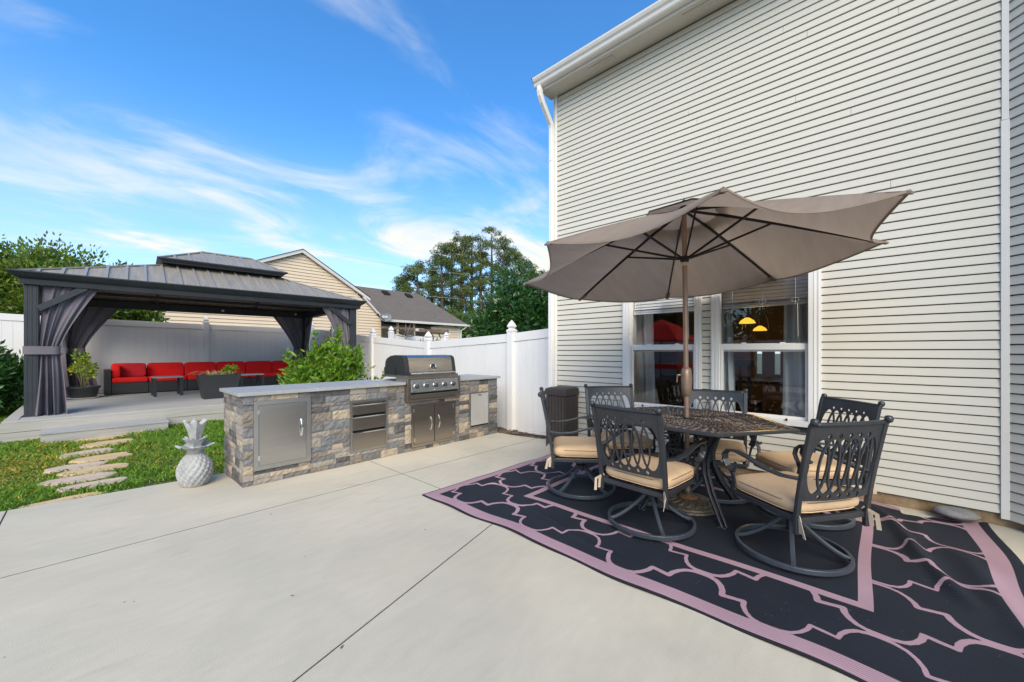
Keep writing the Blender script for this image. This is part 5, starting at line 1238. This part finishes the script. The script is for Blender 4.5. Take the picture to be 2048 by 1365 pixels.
        MB().bar([(.200, sy_ * .282, .515), (.175, sy_ * .272, .47), (.178, sy_ * .262, .42), (.205, sy_ * .254, .36), (.215, sy_ * .248, .335)], .026, .014, up=Vector((0, 1, 0))).build('arm_support', m, root, bevel=.003)
    return root
CH = [((3.10, 1.99), -53, 'cast aluminium swivel chair at the left end of the table, seen side on'),
      ((2.835, 1.215), -5, 'swivel chair nearest the camera with its back to us, left foreground'),
      ((3.04, .385), 55, 'large foreground swivel chair at the right, turned toward the table'),
      ((3.63, 1.86), 228, 'far left swivel chair by the left window, mostly behind the table'),
      ((3.84, 1.05), 194, 'far middle swivel chair standing between the two windows'),
      ((3.80, .40), 133, 'far right swivel chair against the siding, behind the right foreground chair')]
proto = make_chair()
for i, ((x, y), a, lab) in enumerate(CH):
    if i == 0: o = proto
    else:
        o = proto.copy(); COL.objects.link(o)
        for ch_ in KIDS: copy_tree2(ch_, o)
    if i == 0: KIDS = [c for c in bpy.data.objects if c.parent == proto]
    o.location = (x, y, .010); o.rotation_euler = (0, 0, R(a)); tag(o, lab, 'chair', 'cast aluminium swivel chairs round the patio table')

# ------------------------------------------------------------------ dining table
TC = (3.385, 1.125); TZ = .75
tb = empty('patio_table', (TC[0], TC[1], 0), 0, 'dark cast metal six sided patio table with pierced lattice top', 'table')
HXV = [(.56, .37), (0, .755), (-.56, .37), (-.56, -.37), (0, -.755), (.56, -.37)]
def hexr(a, k=1.):
    d = Vector((math.cos(a), math.sin(a), 0)); best = 1e9
    for i in range(6):
        p, q = Vector((*HXV[i], 0)), Vector((*HXV[(i + 1) % 6], 0)); e = q - p; den = d.x * e.y - d.y * e.x
        if abs(den) < 1e-9: continue
        t = (p.x * e.y - p.y * e.x) / den; s_ = (p.x * d.y - p.y * d.x) / den
        if t > 0 and -1e-6 <= s_ <= 1 + 1e-6: best = min(best, t)
    return best * k
rim = [(x * .985, y * .985, TZ - .012) for x, y in HXV]
def rimmesh():
    b = MB(); prof = [(1.0, -.022), (1.0, -.004), (.985, .001), (.93, 0.0), (.925, -.008), (.925, -.024)]; m = len(prof)
    vs = [(x * k, y * k, TZ + z) for (x, y) in HXV for (k, z) in prof]; b.add(vs, [(i * m + j, i * m + (j + 1) % m, ((i + 1) % 6) * m + (j + 1) % m, ((i + 1) % 6) * m + j) for i in range(6) for j in range(m)]); return b
rimmesh().build('rim', 'cast_alu', tb, bevel=.003)
nr, na = 15, 60; V = []; F = []
rr_ = [.045 + (.925 - .045) * (k / nr) ** .92 for k in range(nr + 1)]
for i in range(nr):
    for j in range(na):
        sh = .5 * (i % 2) + i * .22; a0 = 2 * PI * (j + sh) / na; a1 = 2 * PI * (j + 1 + sh) / na; am = (a0 + a1) / 2
        r0, r1 = rr_[i], rr_[i + 1]; tw = .30 * (2 * PI / na)
        def pt(a, k): r = hexr(a) * k if k > .3 else (hexr(a) * k * (k / .3) + .15 * (1 - k / .3) * k / .3 * 2.2); return (r * math.cos(a), r * math.sin(a))
        O = [pt(a0, r0), pt(a1, r0), pt(a1 + tw, r1), pt(a0 + tw, r1)]; cx_ = sum(q[0] for q in O) / 4; cy_ = sum(q[1] for q in O) / 4
        big = .86 if i % 3 else .74
        mid = [((O[k][0] + O[(k + 1) % 4][0]) / 2, (O[k][1] + O[(k + 1) % 4][1]) / 2) for k in range(4)]
        I = [(cx_ + (q[0] - cx_) * big * 1.02, cy_ + (q[1] - cy_) * big * 1.02) for q in mid]
        k = len(V); V += [(q[0], q[1], TZ - .0035) for q in O] + [(q[0], q[1], TZ - .002) for q in mid] + [(q[0], q[1], TZ - .0085) for q in I]
        for s_ in range(4):
            F.append((k + s_, k + 4 + s_, k + 8 + s_)); F.append((k + s_, k + 8 + s_, k + 8 + (s_ + 3) % 4)); F.append((k + s_, k + 8 + (s_ + 3) % 4, k + 4 + (s_ + 3) % 4))
b = MB(); b.v = V; b.f = F; top = b.build('lattice_top', 'cast_brown', tb)
bmx = bmesh.new(); bmx.from_mesh(top.data); bmesh.ops.remove_doubles(bmx, verts=bmx.verts, dist=.0006); bmx.to_mesh(top.data); bmx.free()
md = top.modifiers.new('thickness', 'SOLIDIFY'); md.thickness = .009; md.offset = -1
MB().lathe([(.030, TZ - .012), (.045, TZ - .010), (.048, TZ + .001), (.030, TZ + .003)], 20).build('umbrella_ring', 'cast_alu', tb, smooth='auto')
for k in range(4):
    a = PI / 4 + k * PI / 2 + .12; c_, s_ = math.cos(a), math.sin(a)
    prof = [(.40, .735), (.33, .66), (.25, .56), (.21, .45), (.22, .35), (.28, .22), (.36, .11), (.41, .04), (.43, .015)]
    for off in (-.018, .018):
        MB().bar([(r * c_ - off * s_, r * s_ + off * c_, z) for r, z in prof], .020, .026, up=Vector((0, 0, 1)), scales=[1, 1.1, 1.2, 1.2, 1.1, 1, .9, .8, .9]).build('leg', 'cast_alu', tb, bevel=.004, smooth='auto')
    # lattice web between leg and column
    b = MB(); outer = [Vector((r * c_, r * s_, z)) for r, z in [(.33, .72), (.26, .63), (.20, .53), (.17, .45)]]; inner = [Vector((.08 * c_, .08 * s_, z)) for z in (.72, .62, .53, .45)]
    for q in range(3):
        b.bar([tuple(outer[q]), tuple(inner[q + 1])], .012, .012).bar([tuple(inner[q]), tuple(outer[q + 1])], .012, .012); b.bar([tuple(outer[q]), tuple(inner[q])], .012, .014); b.bar([tuple(outer[q].lerp(outer[q + 1], .5)), tuple(inner[q].lerp(inner[q + 1], .5))], .008, .008)
    b.bar([tuple(v) for v in inner], .014, .014); b.build('lattice_web', 'cast_alu', tb)
    MB().box(.41 * c_ - .028, .41 * c_ + .028, .41 * s_ - .028, .41 * s_ + .028, .0, .022).build('foot', 'cast_alu', tb, bevel=.006)
for k in range(4):
    a = PI / 4 + k * PI / 2 + .12; a2 = a + PI / 2; p, q = Vector((.215 * math.cos(a), .215 * math.sin(a), 0)), Vector((.215 * math.cos(a2), .215 * math.sin(a2), 0)); b = MB()
    for z in (.505, .40): b.bar([tuple(p + Vector((0, 0, z))), tuple(q + Vector((0, 0, z)))], .014, .014)
    for j in range(7): b.bar([tuple(p.lerp(q, j / 7) + Vector((0, 0, .40))), tuple(p.lerp(q, (j + 1) / 7) + Vector((0, 0, .505)))], .009, .010).bar([tuple(p.lerp(q, j / 7) + Vector((0, 0, .505))), tuple(p.lerp(q, (j + 1) / 7) + Vector((0, 0, .40)))], .009, .010)
    b.build('apron', 'cast_alu', tb)

# ------------------------------------------------------------------ parasol base and parasol
PB = (3.40, 1.135)
ub = empty('parasol_stand', (PB[0] , PB[1], .012), 0, 'round ornate bronze parasol base with rust spots under the table', 'parasol base')
MB().lathe([(0, 0), (.235, 0), (.245, .012), (.238, .022), (.222, .026), (.218, .036), (.19, .044), (.13, .060), (.06, .078), (.034, .085), (.032, .12), (0, .12)], 40).build('disc', 'base_resin', ub, smooth='auto')
for k in range(16):
    a = 2 * PI * k / 16; b = MB(); b.tube([(r * math.cos(a + dd), r * math.sin(a + dd), .042 + .030 * (1 - (r - .07) / .13)) for r, dd in ((.07, 0), (.10, .12), (.14, .10), (.175, -.02), (.185, -.12), (.165, -.15), (.145, -.08))], .0075, 6, scales=[.8, 1.1, 1.2, 1.2, 1, .8, .5]); b.build('scroll', 'base_resin', ub, smooth=True)
MB().lathe([(.035, .088), (.062, .0795), (.085, .074), (.060, .083), (.035, .094)], 18).build('rust_patch', 'rust', ub, smooth=True)
um = empty('parasol', (PB[0], PB[1], 0), 0, 'big open taupe patio parasol over the dining table', 'parasol')
TOP = Vector((-.035, .02, 2.50))
def pp(z): t = z / 2.50; return (TOP.x * t, TOP.y * t, z)
MB().tube([pp(z) for z in (.10, .6, 1.0, 1.02)], .0195, 16).build('lower_pole', 'pole_bronze', um, smooth='auto')
MB().tube([pp(z) for z in (1.0, 1.5, 2.0, 2.46)], .0195, 16).build('upper_pole', 'pole_bronze', um, smooth='auto')
b = MB(); cz_ = [(.93, .55), (.95, .85), (1.0, 1.0), (1.06, 1.12), (1.11, 1.05), (1.15, .95), (1.165, .6)]
path = [Vector(pp(z)) + Vector((-.008, -.006, 0)) for z, _ in cz_]
b.sweep(path, [(.038 * math.cos(2 * PI * k / 14), .047 * math.sin(2 * PI * k / 14)) for k in range(14)], scales=[s_ for _, s_ in cz_]); hs_ = b.build('crank_housing', 'pole_bronze', um, smooth='auto')
d_ = Vector((-.55, .83, 0)); b = MB(); p0 = Vector(pp(1.10)) + d_ * .04; b.tube([p0, p0 + d_ * .03], .009, 8); b.tube([p0 + d_ * .03, p0 + d_ * .034 + Vector((0, 0, -.06))], .006, 6); b.build('crank_handle', 'pole_bronze', hs_)
HUBZ = 2.48; RUNZ = 2.075; UR = 1.375
MB().lathe([(.020, HUBZ - .03), (.042, HUBZ - .025), (.045, HUBZ), (.034, HUBZ + .02), (.012, HUBZ + .05), (0, HUBZ + .055)], 18, (TOP.x, TOP.y, 0)).build('hub', 'umb_metal', um, smooth='auto')
rp = pp(RUNZ); MB().lathe([(.021, -.03), (.034, -.028), (.036, -.01), (.044, -.004), (.046, .012), (.03, .016), (.021, .016)], 18, rp).build('runner', 'umb_metal', um, smooth='auto'); MB().lathe([(.0205, -.062), (.025, -.060), (.025, -.034), (.0205, -.031)], 14, rp).build('collar', 'strap', um, smooth='auto')
def tipz(dx, dy): return 2.020 - .030 * dx - .085 * dy
ANG = [R(26.5 + 45 * k) for k in range(8)]
def ribp(k, t):
    a = ANG[k % 8]; x, y = UR * t * math.cos(a), UR * t * math.sin(a); ze = tipz(UR * math.cos(a), UR * math.sin(a)); z0 = HUBZ + .005
    return Vector((TOP.x + x, TOP.y + y, z0 + (ze - z0) * (t ** 1.12)))
for k in range(8):
    MB().bar([tuple(ribp(k, t) - Vector((0, 0, .012))) for t in (.02, .25, .5, .75, .97)], .012, .020).build('rib', 'umb_metal', um)
    e = ribp(k, .46) - Vector((0, 0, .020)); s0 = Vector(rp) + Vector((.035 * math.cos(ANG[k]), .035 * math.sin(ANG[k]), .0)); MB().bar([tuple(s0), tuple(e)], .011, .016).build('strut', 'umb_metal', um)
    b = MB(); t0, t1 = ribp(k, .93), ribp(k, 1.005); b.bar([tuple(t0 - Vector((0, 0, .014))), tuple(t1 - Vector((0, 0, .010)))], .045, .018, scales=[1, .7]); b.build('tip_pocket', 'umb_cloth', um)
# canopy: eight panels that sag between ribs and have scooped free edges
def canopy(t0, t1, lift, name, nseg=16, nt=18, scoop=.09, sag=.115):
    V = []; F = []; tot = 8 * nseg
    for j in range(nt + 1):
        t = t0 + (t1 - t0) * j / nt
        for i in range(tot):
            k = i // nseg; f = (i % nseg) / nseg; bell = 4 * f * (1 - f)
            tt = t * (1 - scoop * bell * (t / t1) ** 2) if scoop else t
            A, B_ = ribp(k, tt), ribp(k + 1, tt); p = A.lerp(B_, f)
            # pull the point out to a slightly rounded cone, then let it sag
            p.z -= sag * bell * (t ** 1.5) - .0 ; p.z += lift + .002
            p.z -= .010 * bell * math.sin(PI * t)
            V.append(tuple(p))
    for j in range(nt):
        for i in range(tot): F.append((j * tot + i, j * tot + (i + 1) % tot, (j + 1) * tot + (i + 1) % tot, (j + 1) * tot + i))
    b = MB(); b.v = V; b.f = F; o = b.build(name, 'umb_cloth', um, smooth=True); return o, V[-tot:]
cn, edgeV = canopy(.19, 1.0, 0, 'canopy'); MB().bar(edgeV, .004, .016, closed=True).build('hem', 'umb_cloth', cn)
cv, ev = canopy(.015, .30, .028, 'vent_flap', nt=8, scoop=.10, sag=-.06); MB().bar(ev, .004, .012, closed=True).build('hem', 'umb_metal', cv)
MB().lathe([(.012, 0), (.02, .01), (.018, .035), (0, .05)], 12, (TOP.x, TOP.y, HUBZ + .04)).build('finial', 'umb_metal', um, smooth=True)

# ------------------------------------------------------------------ red parasol set reflected in the left window
rd = empty('red_parasol', (-6.7, 6.4, 0), 0, 'open red parasol left of the frame, reflected in the left window', 'parasol')
MB().tube([(0, 0, 0), (0, 0, 2.5)], .022, 8).build('pole', 'umb_metal', rd)
b = MB(); n = 8; V = [(0, 0, 2.62)] + [(1.45 * math.cos(2 * PI * k / n), 1.45 * math.sin(2 * PI * k / n), 1.72) for k in range(n)] + [(.7 * math.cos(2 * PI * k / n), .7 * math.sin(2 * PI * k / n), 2.33) for k in range(n)]
b.add(V, [(0, 1 + n + k, 1 + n + (k + 1) % n) for k in range(n)] + [(1 + n + k, 1 + k, 1 + (k + 1) % n, 1 + n + (k + 1) % n) for k in range(n)]); b.build('canopy', 'red_cloth', rd)
t = empty('red_cloth_table', (-6.7, 6.2, 0), 0, 'table with a red cloth left of the frame, reflected in the left window', 'table'); MB().box(-.9, .9, -.9, .9, .73, .76).build('tabletop', 'lamp_black', t); MB().box(-.95, .95, -.95, .95, .62, .765).build('cloth', 'red_cloth', t)
for sx_ in (-.8, .8):
    for sy_ in (-.8, .8): MB().box(sx_ - .03, sx_ + .03, sy_ - .03, sy_ + .03, 0, .73).build('leg', 'lamp_black', t)
fence_run('left_fence', 'white vinyl privacy fence left of the frame, reflected in the windows', [(-9.5, -4, 1.75), (-9.5, 0, 1.75), (-9.5, 4, 1.75), (-9.5, 8, 1.8), (-9.5, 12, 1.9)], plank=.5)
